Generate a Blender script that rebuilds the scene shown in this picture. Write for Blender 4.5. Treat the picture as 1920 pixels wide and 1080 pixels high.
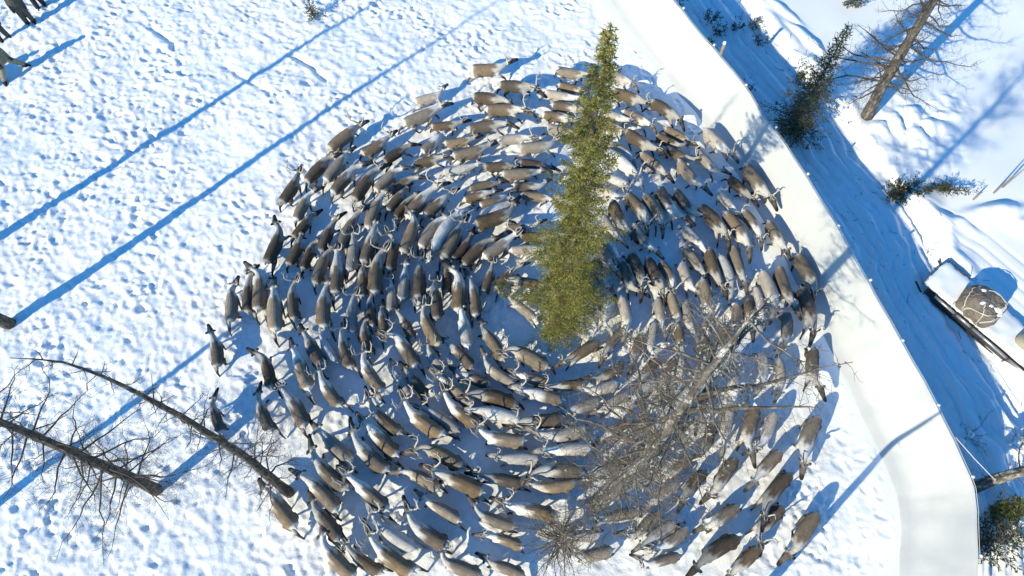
import bpy, math, random
import numpy as np
from mathutils import Vector, Matrix

for o in list(bpy.data.objects):
    bpy.data.objects.remove(o, do_unlink=True)
scene = bpy.context.scene
COL = scene.collection
R = math.radians

# ---------------------------------------------------------------- camera
CAM_H = 23.0
cam_d = bpy.data.cameras.new('camera')
cam_d.sensor_width = 36.0
cam_d.lens = 24.0
cam_d.clip_start = 0.1
cam_d.clip_end = 6000
cam = bpy.data.objects.new('camera', cam_d)
cam.location = (0, 0, CAM_H)
cam.rotation_euler = (R(24.4), 0, 0)
COL.objects.link(cam)
scene.camera = cam

# ---------------------------------------------------------------- light
SUN_EL = 28.0
SHADOW_AZ = 47.5                      # shadows fall to the upper right (degrees clockwise from +Y)
world = bpy.data.worlds.new('World')
scene.world = world
world.use_nodes = True
wn = world.node_tree.nodes
wl = world.node_tree.links
wn.clear()
wo = wn.new('ShaderNodeOutputWorld')
bg = wn.new('ShaderNodeBackground')
sky = wn.new('ShaderNodeTexSky')
sky.sky_type = 'NISHITA'
sky.sun_disc = False
sky.sun_elevation = R(SUN_EL)
sky.sun_rotation = R(SHADOW_AZ + 180.0)
sky.altitude = 400
sky.air_density = 1.65
sky.dust_density = 0.0
sky.ozone_density = 10.0
bg.inputs['Strength'].default_value = 0.15
deep = wn.new('ShaderNodeHueSaturation')                  # the deep clear blue of a cold arctic sky
deep.inputs['Saturation'].default_value = 1.14
wl.new(sky.outputs['Color'], deep.inputs['Color'])
wl.new(deep.outputs['Color'], bg.inputs['Color'])
wl.new(bg.outputs['Background'], wo.inputs['Surface'])
sun_d = bpy.data.lights.new('sun', 'SUN')
sun_d.energy = 4.5
sun_d.angle = R(0.5)
sun_d.color = (1.0, 0.895, 0.635)
sun = bpy.data.objects.new('sun', sun_d)
a = R(SHADOW_AZ)
dirv = Vector((math.sin(a) * math.cos(R(SUN_EL)), math.cos(a) * math.cos(R(SUN_EL)), -math.sin(R(SUN_EL))))
sun.rotation_euler = dirv.to_track_quat('-Z', 'Y').to_euler()
COL.objects.link(sun)
scene.view_settings.view_transform = 'Standard'
scene.view_settings.look = 'None'
scene.view_settings.gamma = 1.0
scene.view_settings.use_curve_mapping = False
scene.view_settings.exposure = 0.36

# ---------------------------------------------------------------- helpers
def tag(o, label=None, cat=None, group=None, kind=None):
    if label: o['label'] = label
    if cat: o['category'] = cat
    if group: o['group'] = group
    if kind: o['kind'] = kind
    return o

def link(name, mesh, parent=None, mat=None):
    o = bpy.data.objects.new(name, mesh)
    COL.objects.link(o)
    if parent is not None: o.parent = parent
    if mat is not None and mesh is not None and len(mesh.materials) == 0: mesh.materials.append(mat)
    return o

def empty(name, loc=(0, 0, 0)):
    o = bpy.data.objects.new(name, None)
    o.empty_display_size = 0.3
    o.location = loc
    COL.objects.link(o)
    return o

def mesh_np(name, verts, faces, smooth=True):
    """verts (n,3) array, faces list of tuples or (m,k) array"""
    me = bpy.data.meshes.new(name)
    verts = np.asarray(verts, dtype=np.float32)
    if isinstance(faces, np.ndarray):
        m, k = faces.shape
        me.vertices.add(len(verts)); me.vertices.foreach_set('co', verts.ravel())
        me.loops.add(m * k); me.loops.foreach_set('vertex_index', faces.astype(np.int32).ravel())
        me.polygons.add(m); me.polygons.foreach_set('loop_start', np.arange(0, m * k, k, dtype=np.int32))
        me.update(calc_edges=True)
    else:
        me.from_pydata([tuple(map(float, v)) for v in verts], [], [tuple(f) for f in faces])
        me.update()
    if smooth:
        me.polygons.foreach_set('use_smooth', np.ones(len(me.polygons), dtype=bool))
    return me

class MB:
    """collects shapes into one mesh"""
    def __init__(s): s.v = []; s.f = []; s.n = 0
    def add(s, v, f):
        s.v.append(np.asarray(v, float)); s.f += [tuple(i + s.n for i in q) for q in f]; s.n += len(v)
    def box(s, c, size, ax=None, bev=0.0):
        hx, hy, hz = [d / 2 for d in size]
        b = min(bev, hx * .9, hy * .9, hz * .9)
        if b > 0:
            pts = []
            for sx in (-1, 1):
                for sy in (-1, 1):
                    for sz in (-1, 1):
                        pts += [(sx * hx, sy * (hy - b), sz * (hz - b)), (sx * (hx - b), sy * hy, sz * (hz - b)), (sx * (hx - b), sy * (hy - b), sz * hz)]
            import bmesh
            bm = bmesh.new()
            for p in pts: bm.verts.new(p)
            bmesh.ops.convex_hull(bm, input=bm.verts)
            bm.verts.index_update()
            v = [tuple(w.co) for w in bm.verts]; f = [tuple(w.index for w in q.verts) for q in bm.faces]
            bm.free()
        else:
            v = [(x, y, z) for x in (-hx, hx) for y in (-hy, hy) for z in (-hz, hz)]
            f = [(0, 1, 3, 2), (4, 6, 7, 5), (0, 4, 5, 1), (2, 3, 7, 6), (0, 2, 6, 4), (1, 5, 7, 3)]
        v = np.array(v)
        if ax is not None: v = v @ np.array(ax)
        s.add(v + np.array(c), f); return s
    def tube(s, pts, rad, sides=6, cap=True):
        v, f = tube(pts, rad, sides, cap); s.add(v, f); return s
    def build(s, name, mat, parent=None, smooth=True):
        return link(name, mesh_np(name, np.concatenate(s.v), s.f, smooth), parent, mat)

def tube(pts, rad, sides=6, cap=True):
    P = np.asarray(pts, float); n = len(P)
    rad = np.broadcast_to(np.asarray(rad, float), (n,)) if np.ndim(rad) < 2 else rad
    T = np.gradient(P, axis=0); T /= np.maximum(np.linalg.norm(T, axis=1, keepdims=True), 1e-9)
    ref = np.array([0, 0, 1.]) if abs(T[0, 2]) < .9 else np.array([1., 0, 0])
    U = np.cross(T, ref); U /= np.maximum(np.linalg.norm(U, axis=1, keepdims=True), 1e-9)
    V = np.cross(T, U)
    an = np.arange(sides) * 2 * math.pi / sides
    ring = U[:, None] * np.cos(an)[None, :, None] + V[:, None] * np.sin(an)[None, :, None]
    v = (P[:, None] + ring * rad[:, None, None]).reshape(-1, 3)
    f = []
    for i in range(n - 1):
        for k in range(sides):
            k2 = (k + 1) % sides
            f.append((i * sides + k, i * sides + k2, (i + 1) * sides + k2, (i + 1) * sides + k))
    if cap:
        f.append(tuple(range(sides))[::-1]); f.append(tuple((n - 1) * sides + k for k in range(sides)))
    return v, f

class Twigs:
    """fast collector of many thin 3-sided tubes (quads only)"""
    def __init__(s): s.v = []; s.f = []; s.n = 0
    def add(s, P, rad, sides=3):
        P = np.asarray(P, float); n = len(P); rad = np.asarray(rad, float)
        T = np.empty_like(P); T[1:-1] = P[2:] - P[:-2]; T[0] = P[1] - P[0]; T[-1] = P[-1] - P[-2]
        T /= np.maximum(np.sqrt((T * T).sum(1))[:, None], 1e-9)
        t0 = T[0]; ref = np.array([0, 0, 1.]) if abs(t0[2]) < .9 else np.array([1., 0, 0])
        U = np.cross(T, ref); U /= np.maximum(np.sqrt((U * U).sum(1))[:, None], 1e-9)
        V = np.cross(T, U)
        an = np.arange(sides) * 2 * math.pi / sides
        ring = U[:, None] * np.cos(an)[None, :, None] + V[:, None] * np.sin(an)[None, :, None]
        s.v.append((P[:, None] + ring * rad[:, None, None]).reshape(-1, 3))
        i = np.arange(n - 1)[:, None] * sides; k = np.arange(sides)[None]; k2 = (k + 1) % sides
        s.f.append((np.stack([i + k, i + k2, i + sides + k2, i + sides + k], -1).reshape(-1, 4)) + s.n)
        s.n += n * sides
    def quads(s, V4):
        m = len(V4); s.v.append(V4.reshape(-1, 3)); s.f.append(np.arange(m * 4).reshape(m, 4) + s.n); s.n += m * 4
    def build(s, name, mat, parent=None, smooth=True):
        return link(name, mesh_np(name, np.concatenate(s.v), np.concatenate(s.f), smooth), parent, mat)

def lattice(X, Y, cell, seed):
    rng = np.random.RandomState(seed); tab = rng.rand(256, 256)
    x = X / cell + 1000.37; y = Y / cell + 1000.71
    xi = np.floor(x).astype(int); yi = np.floor(y).astype(int)
    fx = x - xi; fy = y - yi
    fx = fx * fx * fx * (fx * (fx * 6 - 15) + 10); fy = fy * fy * fy * (fy * (fy * 6 - 15) + 10)
    g = lambda i, j: tab[(xi + i) & 255, (yi + j) & 255]
    return (g(0, 0) * (1 - fx) + g(1, 0) * fx) * (1 - fy) + (g(0, 1) * (1 - fx) + g(1, 1) * fx) * fy - .5

def sstep(a, b, x):
    t = np.clip((x - a) / (b - a), 0, 1); return t * t * (3 - 2 * t)

# ---------------------------------------------------------------- materials
def newmat(name):
    m = bpy.data.materials.new(name); m.use_nodes = True
    nt = m.node_tree; nt.nodes.clear()
    out = nt.nodes.new('ShaderNodeOutputMaterial'); b = nt.nodes.new('ShaderNodeBsdfPrincipled')
    nt.links.new(b.outputs[0], out.inputs[0])
    return m, nt, b, out

def noise_ramp(nt, scale, stops, detail=4, rough=.6, vec=None, dist=0.0):
    n = nt.nodes.new('ShaderNodeTexNoise'); n.inputs['Scale'].default_value = scale
    n.inputs['Detail'].default_value = detail; n.inputs['Roughness'].default_value = rough
    n.inputs['Distortion'].default_value = dist
    if vec is not None: nt.links.new(vec, n.inputs['Vector'])
    r = nt.nodes.new('ShaderNodeValToRGB')
    while len(r.color_ramp.elements) < len(stops): r.color_ramp.elements.new(.5)
    for e, (p, c) in zip(r.color_ramp.elements, stops):
        e.position = p; e.color = (*c, 1)
    nt.links.new(n.outputs['Fac'], r.inputs['Fac'])
    return n, r

def bump(nt, b, scale, strength, dist, vec=None, detail=4):
    n = nt.nodes.new('ShaderNodeTexNoise'); n.inputs['Scale'].default_value = scale; n.inputs['Detail'].default_value = detail
    if vec is not None: nt.links.new(vec, n.inputs['Vector'])
    bp = nt.nodes.new('ShaderNodeBump'); bp.inputs['Strength'].default_value = strength; bp.inputs['Distance'].default_value = dist
    nt.links.new(n.outputs['Fac'], bp.inputs['Height']); nt.links.new(bp.outputs[0], b.inputs['Normal'])
    return bp

def simple(name, c1, c2, scale=8, rough=.8, bstr=.4, bdist=.01, metallic=0.0):
    m, nt, b, out = newmat(name)
    tc = nt.nodes.new('ShaderNodeTexCoord')
    n, r = noise_ramp(nt, scale, [(.3, c1), (.7, c2)], vec=tc.outputs['Object'])
    nt.links.new(r.outputs[0], b.inputs['Base Color'])
    b.inputs['Roughness'].default_value = rough; b.inputs['Metallic'].default_value = metallic
    bump(nt, b, scale * 3, bstr, bdist, tc.outputs['Object'])
    return m

def mat_snow():
    m, nt, b, out = newmat('snow')
    tc = nt.nodes.new('ShaderNodeTexCoord')
    n, r = noise_ramp(nt, .35, [(.35, (.88, .92, .935)), (.62, (.87, .885, .875))], detail=5, vec=tc.outputs['Object'])
    nt.links.new(r.outputs[0], b.inputs['Base Color'])
    at2 = nt.nodes.new('ShaderNodeVertexColor'); at2.layer_name = 'herd'
    n2, r2 = noise_ramp(nt, 1.3, [(.42, (0, 0, 0)), (.68, (1, 1, 1))], detail=7, rough=.7, vec=tc.outputs['Object'])
    mm = nt.nodes.new('ShaderNodeMath'); mm.operation = 'MULTIPLY'; nt.links.new(at2.outputs['Color'], mm.inputs[0]); nt.links.new(r2.outputs[0], mm.inputs[1])
    mx = nt.nodes.new('ShaderNodeMix'); mx.data_type = 'RGBA'; nt.links.new(mm.outputs[0], mx.inputs['Factor']); nt.links.new(r.outputs[0], mx.inputs[6]); mx.inputs[7].default_value = (.82, .81, .775, 1)
    nt.links.new(mx.outputs[2], b.inputs['Base Color'])
    b.inputs['Roughness'].default_value = .55
    b.inputs['Specular IOR Level'].default_value = .2
    bp = bump(nt, b, 13, .5, .03, tc.outputs['Object'], 9)
    at = nt.nodes.new('ShaderNodeVertexColor'); at.layer_name = 'trample'
    mr = nt.nodes.new('ShaderNodeMapRange'); mr.inputs['To Min'].default_value = .02; mr.inputs['To Max'].default_value = .5
    nt.links.new(at.outputs['Color'], mr.inputs['Value']); nt.links.new(mr.outputs[0], bp.inputs['Strength'])
    return m

def mat_coat():
    m, nt, b, out = newmat('reindeer_coat')
    at = nt.nodes.new('ShaderNodeVertexColor'); at.layer_name = 'coat'
    oi = nt.nodes.new('ShaderNodeObjectInfo')
    tc = nt.nodes.new('ShaderNodeTexCoord')
    n, r = noise_ramp(nt, 7, [(.28, (.58, .57, .56)), (.5, (1., 1., 1.)), (.72, (1.32, 1.3, 1.27))], detail=7, rough=.75, vec=tc.outputs['Object'])
    mr = nt.nodes.new('ShaderNodeMapRange'); mr.inputs['To Min'].default_value = .66; mr.inputs['To Max'].default_value = 1.34
    nt.links.new(oi.outputs['Random'], mr.inputs['Value'])
    m1 = nt.nodes.new('ShaderNodeMix'); m1.data_type = 'RGBA'; m1.blend_type = 'MULTIPLY'; m1.inputs['Factor'].default_value = 1
    nt.links.new(at.outputs['Color'], m1.inputs[6]); nt.links.new(r.outputs[0], m1.inputs[7])
    m2 = nt.nodes.new('ShaderNodeMix'); m2.data_type = 'RGBA'; m2.blend_type = 'MULTIPLY'; m2.inputs['Factor'].default_value = 1
    nt.links.new(m1.outputs[2], m2.inputs[6]); nt.links.new(mr.outputs[0], m2.inputs[7])
    hs = nt.nodes.new('ShaderNodeHueSaturation')
    nt.links.new(m2.outputs[2], hs.inputs['Color'])
    mh = nt.nodes.new('ShaderNodeMath'); mh.operation = 'MULTIPLY_ADD'; mh.inputs[1].default_value = 7.31; mh.inputs[2].default_value = 0
    nt.links.new(oi.outputs['Random'], mh.inputs[0])
    fr = nt.nodes.new('ShaderNodeMath'); fr.operation = 'FRACT'; nt.links.new(mh.outputs[0], fr.inputs[0])
    ms = nt.nodes.new('ShaderNodeMapRange'); ms.inputs['To Min'].default_value = .65; ms.inputs['To Max'].default_value = 1.12
    nt.links.new(fr.outputs[0], ms.inputs['Value']); nt.links.new(ms.outputs[0], hs.inputs['Saturation'])
    nt.links.new(hs.outputs[0], b.inputs['Base Color'])
    b.inputs['Roughness'].default_value = .9; b.inputs['Specular IOR Level'].default_value = .12
    b.inputs['Sheen Weight'].default_value = .0
    bump(nt, b, 26, .9, .035, tc.outputs['Object'], 6)
    return m

def mat_vcol(name, rough=.85):
    m, nt, b, out = newmat(name)
    at = nt.nodes.new('ShaderNodeVertexColor'); at.layer_name = 'coat'
    tc = nt.nodes.new('ShaderNodeTexCoord')
    n, r = noise_ramp(nt, 14, [(.3, (.75, .75, .75)), (.7, (1.15, 1.15, 1.15))], vec=tc.outputs['Object'])
    m1 = nt.nodes.new('ShaderNodeMix'); m1.data_type = 'RGBA'; m1.blend_type = 'MULTIPLY'; m1.inputs['Factor'].default_value = 1
    nt.links.new(at.outputs['Color'], m1.inputs[6]); nt.links.new(r.outputs[0], m1.inputs[7])
    nt.links.new(m1.outputs[2], b.inputs['Base Color']); b.inputs['Roughness'].default_value = rough
    bump(nt, b, 20, .5, .02, tc.outputs['Object'])
    return m

def mat_needles(name, c1, c2, c3):
    m, nt, b, out = newmat(name)
    tc = nt.nodes.new('ShaderNodeTexCoord')
    geo = nt.nodes.new('ShaderNodeNewGeometry')
    n, r = noise_ramp(nt, 2.6, [(.3, c1), (.52, c2), (.72, c3)], detail=5, vec=tc.outputs['Object'])
    mr = nt.nodes.new('ShaderNodeMapRange'); mr.inputs['To Min'].default_value = .45; mr.inputs['To Max'].default_value = 1.5
    nt.links.new(geo.outputs['Random Per Island'], mr.inputs['Value'])
    m1 = nt.nodes.new('ShaderNodeMix'); m1.data_type = 'RGBA'; m1.blend_type = 'MULTIPLY'; m1.inputs['Factor'].default_value = 1
    nt.links.new(r.outputs[0], m1.inputs[6]); nt.links.new(mr.outputs[0], m1.inputs[7])
    nt.links.new(m1.outputs[2], b.inputs['Base Color']); b.inputs['Roughness'].default_value = .6
    tr = nt.nodes.new('ShaderNodeBsdfTranslucent'); nt.links.new(m1.outputs[2], tr.inputs['Color'])
    mx = nt.nodes.new('ShaderNodeMixShader'); mx.inputs[0].default_value = .3
    nt.links.new(b.outputs[0], mx.inputs[1]); nt.links.new(tr.outputs[0], mx.inputs[2]); nt.links.new(mx.outputs[0], out.inputs[0])
    return m

def mat_bark(name, c1, c2, c3, scale=7):
    m, nt, b, out = newmat(name)
    tc = nt.nodes.new('ShaderNodeTexCoord')
    mp = nt.nodes.new('ShaderNodeMapping'); mp.inputs['Scale'].default_value = (1, 1, .35)
    nt.links.new(tc.outputs['Object'], mp.inputs['Vector'])
    n, r = noise_ramp(nt, scale, [(.36, c1), (.52, c2), (.66, c3)], detail=6, rough=.7, vec=mp.outputs[0])
    nt.links.new(r.outputs[0], b.inputs['Base Color']); b.inputs['Roughness'].default_value = .9
    bump(nt, b, scale * 3, .9, .04, mp.outputs[0], 5)
    return m

SNOW = mat_snow()
COAT = mat_coat()
CLOTH = mat_vcol('clothing')
ANTLER = simple('antler_bone', (.34, .30, .24), (.62, .57, .49), 6, .6)
FABRIC = simple('fence_fabric', (.49, .51, .515), (.56, .57, .57), .8, .95, .35, .03)
WOOD = simple('weathered_wood', (.20, .16, .12), (.34, .29, .23), 6, .85)
ROPE = simple('rope_fibre', (.62, .60, .55), (.78, .75, .68), 30, .8)
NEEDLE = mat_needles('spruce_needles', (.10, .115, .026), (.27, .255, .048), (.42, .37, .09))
NEEDLE_S = mat_needles('shade_tinted_spruce_needles', (.02, .028, .014), (.05, .056, .022), (.09, .09, .03))  # needle colour darkened to stand in for the fence's shade
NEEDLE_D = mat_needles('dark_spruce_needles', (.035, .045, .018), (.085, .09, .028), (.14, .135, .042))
SBARK = mat_bark('spruce_bark', (.06, .05, .038), (.12, .10, .08), (.22, .195, .165))
LBARK = mat_bark('larch_bark', (.022, .018, .014), (.08, .066, .052), (.20, .178, .15), 11)
LBARK_P = mat_bark('lichened_larch_bark', (.06, .05, .04), (.17, .15, .125), (.66, .65, .62), 7)
TWIG = mat_bark('larch_twigs', (.05, .04, .032), (.095, .08, .062), (.17, .148, .118), 3)
TWIG_P = mat_bark('pale_larch_twigs', (.065, .05, .037), (.15, .124, .094), (.32, .285, .23), 3)
LBARK_G = mat_bark('grey_larch_bark', (.05, .042, .035), (.125, .108, .09), (.33, .305, .27), 10)
LICHEN = simple('tree_lichen', (.22, .21, .16), (.42, .41, .33), 10, .95)

# ---------------------------------------------------------------- the snow ground
FENCE = [(5.09, 25.92), (5.96, 23.99), (6.84, 22.14), (7.76, 20.32), (8.65, 18.71), (9.17, 17.53), (9.53, 16.42), (10.09, 15.32), (10.57, 13.94), (11.14, 12.38), (11.51, 11.13), (11.78, 10.17), (12.06, 9.20), (12.38, 8.23), (12.55, 7.52), (12.98, 6.23), (13.20, 5.19), (13.44, 4.32), (13.64, 2.96), (13.56, 2.34), (13.07, 0.55), (12.64, -1.04)]
FENCE_TOP = 2.25
_fy = np.array([p[1] for p in FENCE])[::-1]; _fx = np.array([p[0] for p in FENCE])[::-1]
_fy = np.concatenate([[-60.], _fy, [80.]]); _fx = np.concatenate([[-8.], _fx, [-20.]])
def fence_x(y): return np.interp(y, _fy, _fx)
def fence_d(x, y): return (x - fence_x(y)) * .88          # + outside, - inside

def seg_dist(X, Y, pts):
    D = np.full(X.shape, 1e9)
    for (x0, y0), (x1, y1) in zip(pts[:-1], pts[1:]):
        dx, dy = x1 - x0, y1 - y0
        t = np.clip(((X - x0) * dx + (Y - y0) * dy) / (dx * dx + dy * dy), 0, 1)
        D = np.minimum(D, np.hypot(X - x0 - t * dx, Y - y0 - t * dy))
    return D

def make_ground():
    st = .06
    gx = np.arange(-26, 25.01, st); gy = np.arange(-2.6, 28.0, st)
    ext = np.cumsum(.1 * 1.36 ** np.arange(30))
    xs = np.concatenate([gx[0] - ext[::-1], gx, gx[-1] + ext]); ys = np.concatenate([gy[0] - ext[::-1], gy, gy[-1] + ext])
    X, Y = np.meshgrid(xs, ys)
    d = fence_d(X, Y)
    ins = 1 - sstep(-2.2, -1.1, d)                       # trampled pen
    out = sstep(.2, .8, d)
    rc = np.hypot(X - 1.0, Y - 8.6)
    herd = 1 - sstep(9.0, 13.0, rc)
    left = 1 - sstep(-9, -3, X - .25 * (Y - 12))
    H = .22 * lattice(X, Y, 6, 1) + .10 * lattice(X, Y, 2.3, 2)
    tr = .08 * lattice(X, Y, .9, 3) + .04 * lattice(X, Y, .36, 4) + .042 * lattice(X, Y, .17, 5)
    ridge = np.abs(lattice(X * .8 + Y * .5, Y * .8 - X * .5, .55, 9))
    tr += .03 * ridge
    su = (X * .82 - Y * .57); sv = (X * .57 + Y * .82)
    tr += left * (.045 * lattice(su / 2.6, sv, .24, 6) + .03 * lattice(su / 2.0, sv, .5, 7))
    H += ins * tr * (1.0 - .40 * herd)
    # hoof prints
    rng = np.random.RandomState(5)
    S = np.zeros_like(H)
    n = 24000
    px = rng.uniform(-26, 14, n); py = rng.uniform(-2.4, 27.8, n)
    pd = fence_d(px, py); rp = np.hypot(px - 1.0, py - 8.6)
    patch = np.clip(lattice(px, py, 1.6, 77) + .5, 0, 1)
    for i in range(n):
        if pd[i] > -1.3: continue
        if pd[i] > -3 and rng.rand() < .6: continue
        inner = rp[i] < 10
        if inner and rng.rand() < .25: continue
        tang = math.atan2(-(px[i] - 1.0), (py[i] - 8.6))
        ang = tang if inner else -.55 + rng.normal(0, .5)
        ang += rng.normal(0, .35)
        big = rng.rand() < .22
        la = rng.uniform(.15, .27) if big else rng.uniform(.08, .15); lb = la * rng.uniform(.42, .75); dep = (rng.uniform(.03, .09) if big else rng.uniform(.01, .055)) * (.15 + .75 * patch[i]) * (.8 if inner else 1.0)
        ix = int((px[i] - gx[0]) / st) + 30; iy = int((py[i] - gy[0]) / st) + 30
        w = 9
        sl = (slice(max(iy - w, 0), iy + w + 1), slice(max(ix - w, 0), ix + w + 1))
        ux = X[sl] - px[i]; uy = Y[sl] - py[i]
        c, s_ = math.cos(ang), math.sin(ang)
        q = ((ux * c + uy * s_) / la) ** 2 + ((-ux * s_ + uy * c) / lb) ** 2
        S[sl] += -dep * np.exp(-q ** 2.6) + dep * .4 * np.exp(-(np.sqrt(q) - 1.4) ** 2 * 9)
    H += np.clip(S, -.22, .12)
    # trampled drag lines in the pen
    for pts, dp in (([(-12.6, 21.2), (-10.9, 19.9), (-10.4, 19.6)], .12), ([(-9.6, 21.6), (-8.6, 20.9), (-8.0, 20.2)], .16), ([(-16.2, 23.3), (-15.0, 22.4)], .14)):
        H -= dp * np.exp(-(seg_dist(X, Y, pts) / .14) ** 2)
    # drifted apron along the fence and the cleared lane beyond it
    H += .10 * np.exp(-((d + 1.3) / .7) ** 2) + ins * (1 - sstep(-4.5, -1.2, d) * 0) * 0
    wob = lattice(X, Y, 3.1, 21) * .7 + lattice(X, Y, .9, 22) * .25 + lattice(X, Y, .4, 20) * .1
    dd = d + wob
    lane = np.zeros_like(H)
    for c, w, dp in ((1.25, .14, .12), (1.9, .18, .20), (2.35, .10, .14), (2.95, .20, .22), (3.3, .09, .12), (3.75, .16, .18), (4.2, .12, .12)):
        lane -= dp * np.exp(-((dd - c) / w) ** 2)
    d2 = d + .5 * lattice(X, Y, 4.5, 51); d3 = d + .9 * lattice(X, Y, 6.5, 52)
    for c, dp in ((1.5, .10), (1.72, .10), (2.6, .11), (2.82, .11), (3.5, .10)): lane -= dp * np.exp(-((d2 - c) / .065) ** 2)
    for c, dp in ((2.1, .10), (2.3, .10), (3.9, .10), (4.1, .10)): lane -= dp * np.exp(-((d3 - c) / .065) ** 2)
    lane += .06 * lattice(X, Y, .5, 23) + .05 * lattice(X, Y, .25, 24) + .03 * lattice(X, Y, .14, 30)
    lane *= 1 - sstep(4.5, 5.3, dd)
    lane -= .18 * sstep(.5, 1.3, dd) * (1 - sstep(4.2, 5.0, dd))
    bank = .15 * np.exp(-((dd - 5.0) / .45) ** 2) * (1 + 1.6 * lattice(X, Y, .6, 25)) + sstep(4.4, 5.1, dd) * (.05 * lattice(X, Y, .35, 26) * np.exp(-np.clip(dd - 5, 0, 9) / .6))
    far = sstep(4.8, 5.6, dd) * (.22 * lattice(X, Y, 5.2, 27) + .03 * lattice(X, Y, 1.9, 28) + .003 * lattice(X, Y, .5, 29))
    H += out * (lane + bank + far)
    # churned snow beyond the lane
    ch = np.exp(-(((X - 16.6) / 1.7) ** 2 + ((Y - 17.3) / 1.9) ** 2) ** 2)
    ch = np.maximum(ch, .8 * np.exp(-(((X - 17.9) / 1.3) ** 2 + ((Y - 18.7) / .9) ** 2) ** 2))
    H += ch * (.34 * np.abs(lattice(X, Y, .7, 31)) * 1.3 + .26 * lattice(X, Y, .42, 32) + .10 * lattice(X, Y, .22, 33) + .1)
    # second lane curving away to the right
    for off, w, dp in ((0, .07, .035), (.35, .06, .03), (.8, .07, .03), (-.4, .06, .02)):
        pts = [(14.9 + off * .5, 14.1 + off), (16.4 + off * .6, 13.0 + off), (17.7 + off * .7, 11.9 + off), (19.0 + off * .75, 10.2 + off), (20.4 + off * .8, 7.6 + off)]
        H -= dp * np.exp(-(seg_dist(X, Y, pts) / w) ** 2) * out
    for cx, cy, ax_, bx_, rot, hh in ((18.6, 13.6, 1.25, .34, .12, .38), (20.2, 12.9, 1.0, .4, -.2, .3), (17.2, 13.1, .7, .3, -.5, .18), (13.0, 22.6, 1.1, .25, -1.0, .22), (14.6, 21.3, .7, .2, .2, .14),
                                      (12.4, 24.2, 1.0, .22, -.9, .18), (16.9, 4.9, .8, .35, .6, .35), (16.2, 6.3, 1.1, .35, -.9, .3)):
        c, s_ = math.cos(rot), math.sin(rot); ux = X - cx; uy = Y - cy
        q = ((ux * c + uy * s_) / ax_) ** 2 + ((-ux * s_ + uy * c) / bx_) ** 2
        H += hh * np.exp(-q ** 1.6) * (1 + .5 * lattice(X, Y, .5, 41))
    core = (sstep(-60, -27, X) * (1 - sstep(26, 60, X)) * sstep(-40, -4, Y) * (1 - sstep(29, 60, Y)))
    H = H * core
    V = np.stack([X, Y, H], -1).reshape(-1, 3)
    ny, nx = X.shape
    i = np.arange(ny - 1)[:, None] * nx + np.arange(nx - 1)[None]
    F = np.stack([i, i + 1, i + nx + 1, i + nx], -1).reshape(-1, 4)
    o = link('ground', mesh_np('ground', V, F), None, SNOW)
    tv = np.clip(ins + .5 * ch + .75 * out * (1 - sstep(4.3, 5.3, dd)) + .4 * out * np.exp(-((dd - 5.) / .5) ** 2), 0, 1).reshape(-1, 1)
    at_ = o.data.color_attributes.new('trample', 'FLOAT_COLOR', 'POINT'); at_.data.foreach_set('color', np.concatenate([np.repeat(tv, 3, 1), np.ones_like(tv)], 1).astype(np.float32).ravel())
    hv = (herd * ins).reshape(-1, 1)
    at_ = o.data.color_attributes.new('herd', 'FLOAT_COLOR', 'POINT'); at_.data.foreach_set('color', np.concatenate([np.repeat(hv, 3, 1), np.ones_like(hv)], 1).astype(np.float32).ravel())
    tag(o, 'trampled and drifted white snow covering the whole ground', 'snow', kind='structure')
    return xs, ys, H
GXS, GYS, GH = make_ground()
def gz(x, y):
    i = int(np.clip(np.searchsorted(GXS, x) - 1, 0, len(GXS) - 2)); j = int(np.clip(np.searchsorted(GYS, y) - 1, 0, len(GYS) - 2))
    return float(GH[j:j + 2, i:i + 2].mean())

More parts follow.
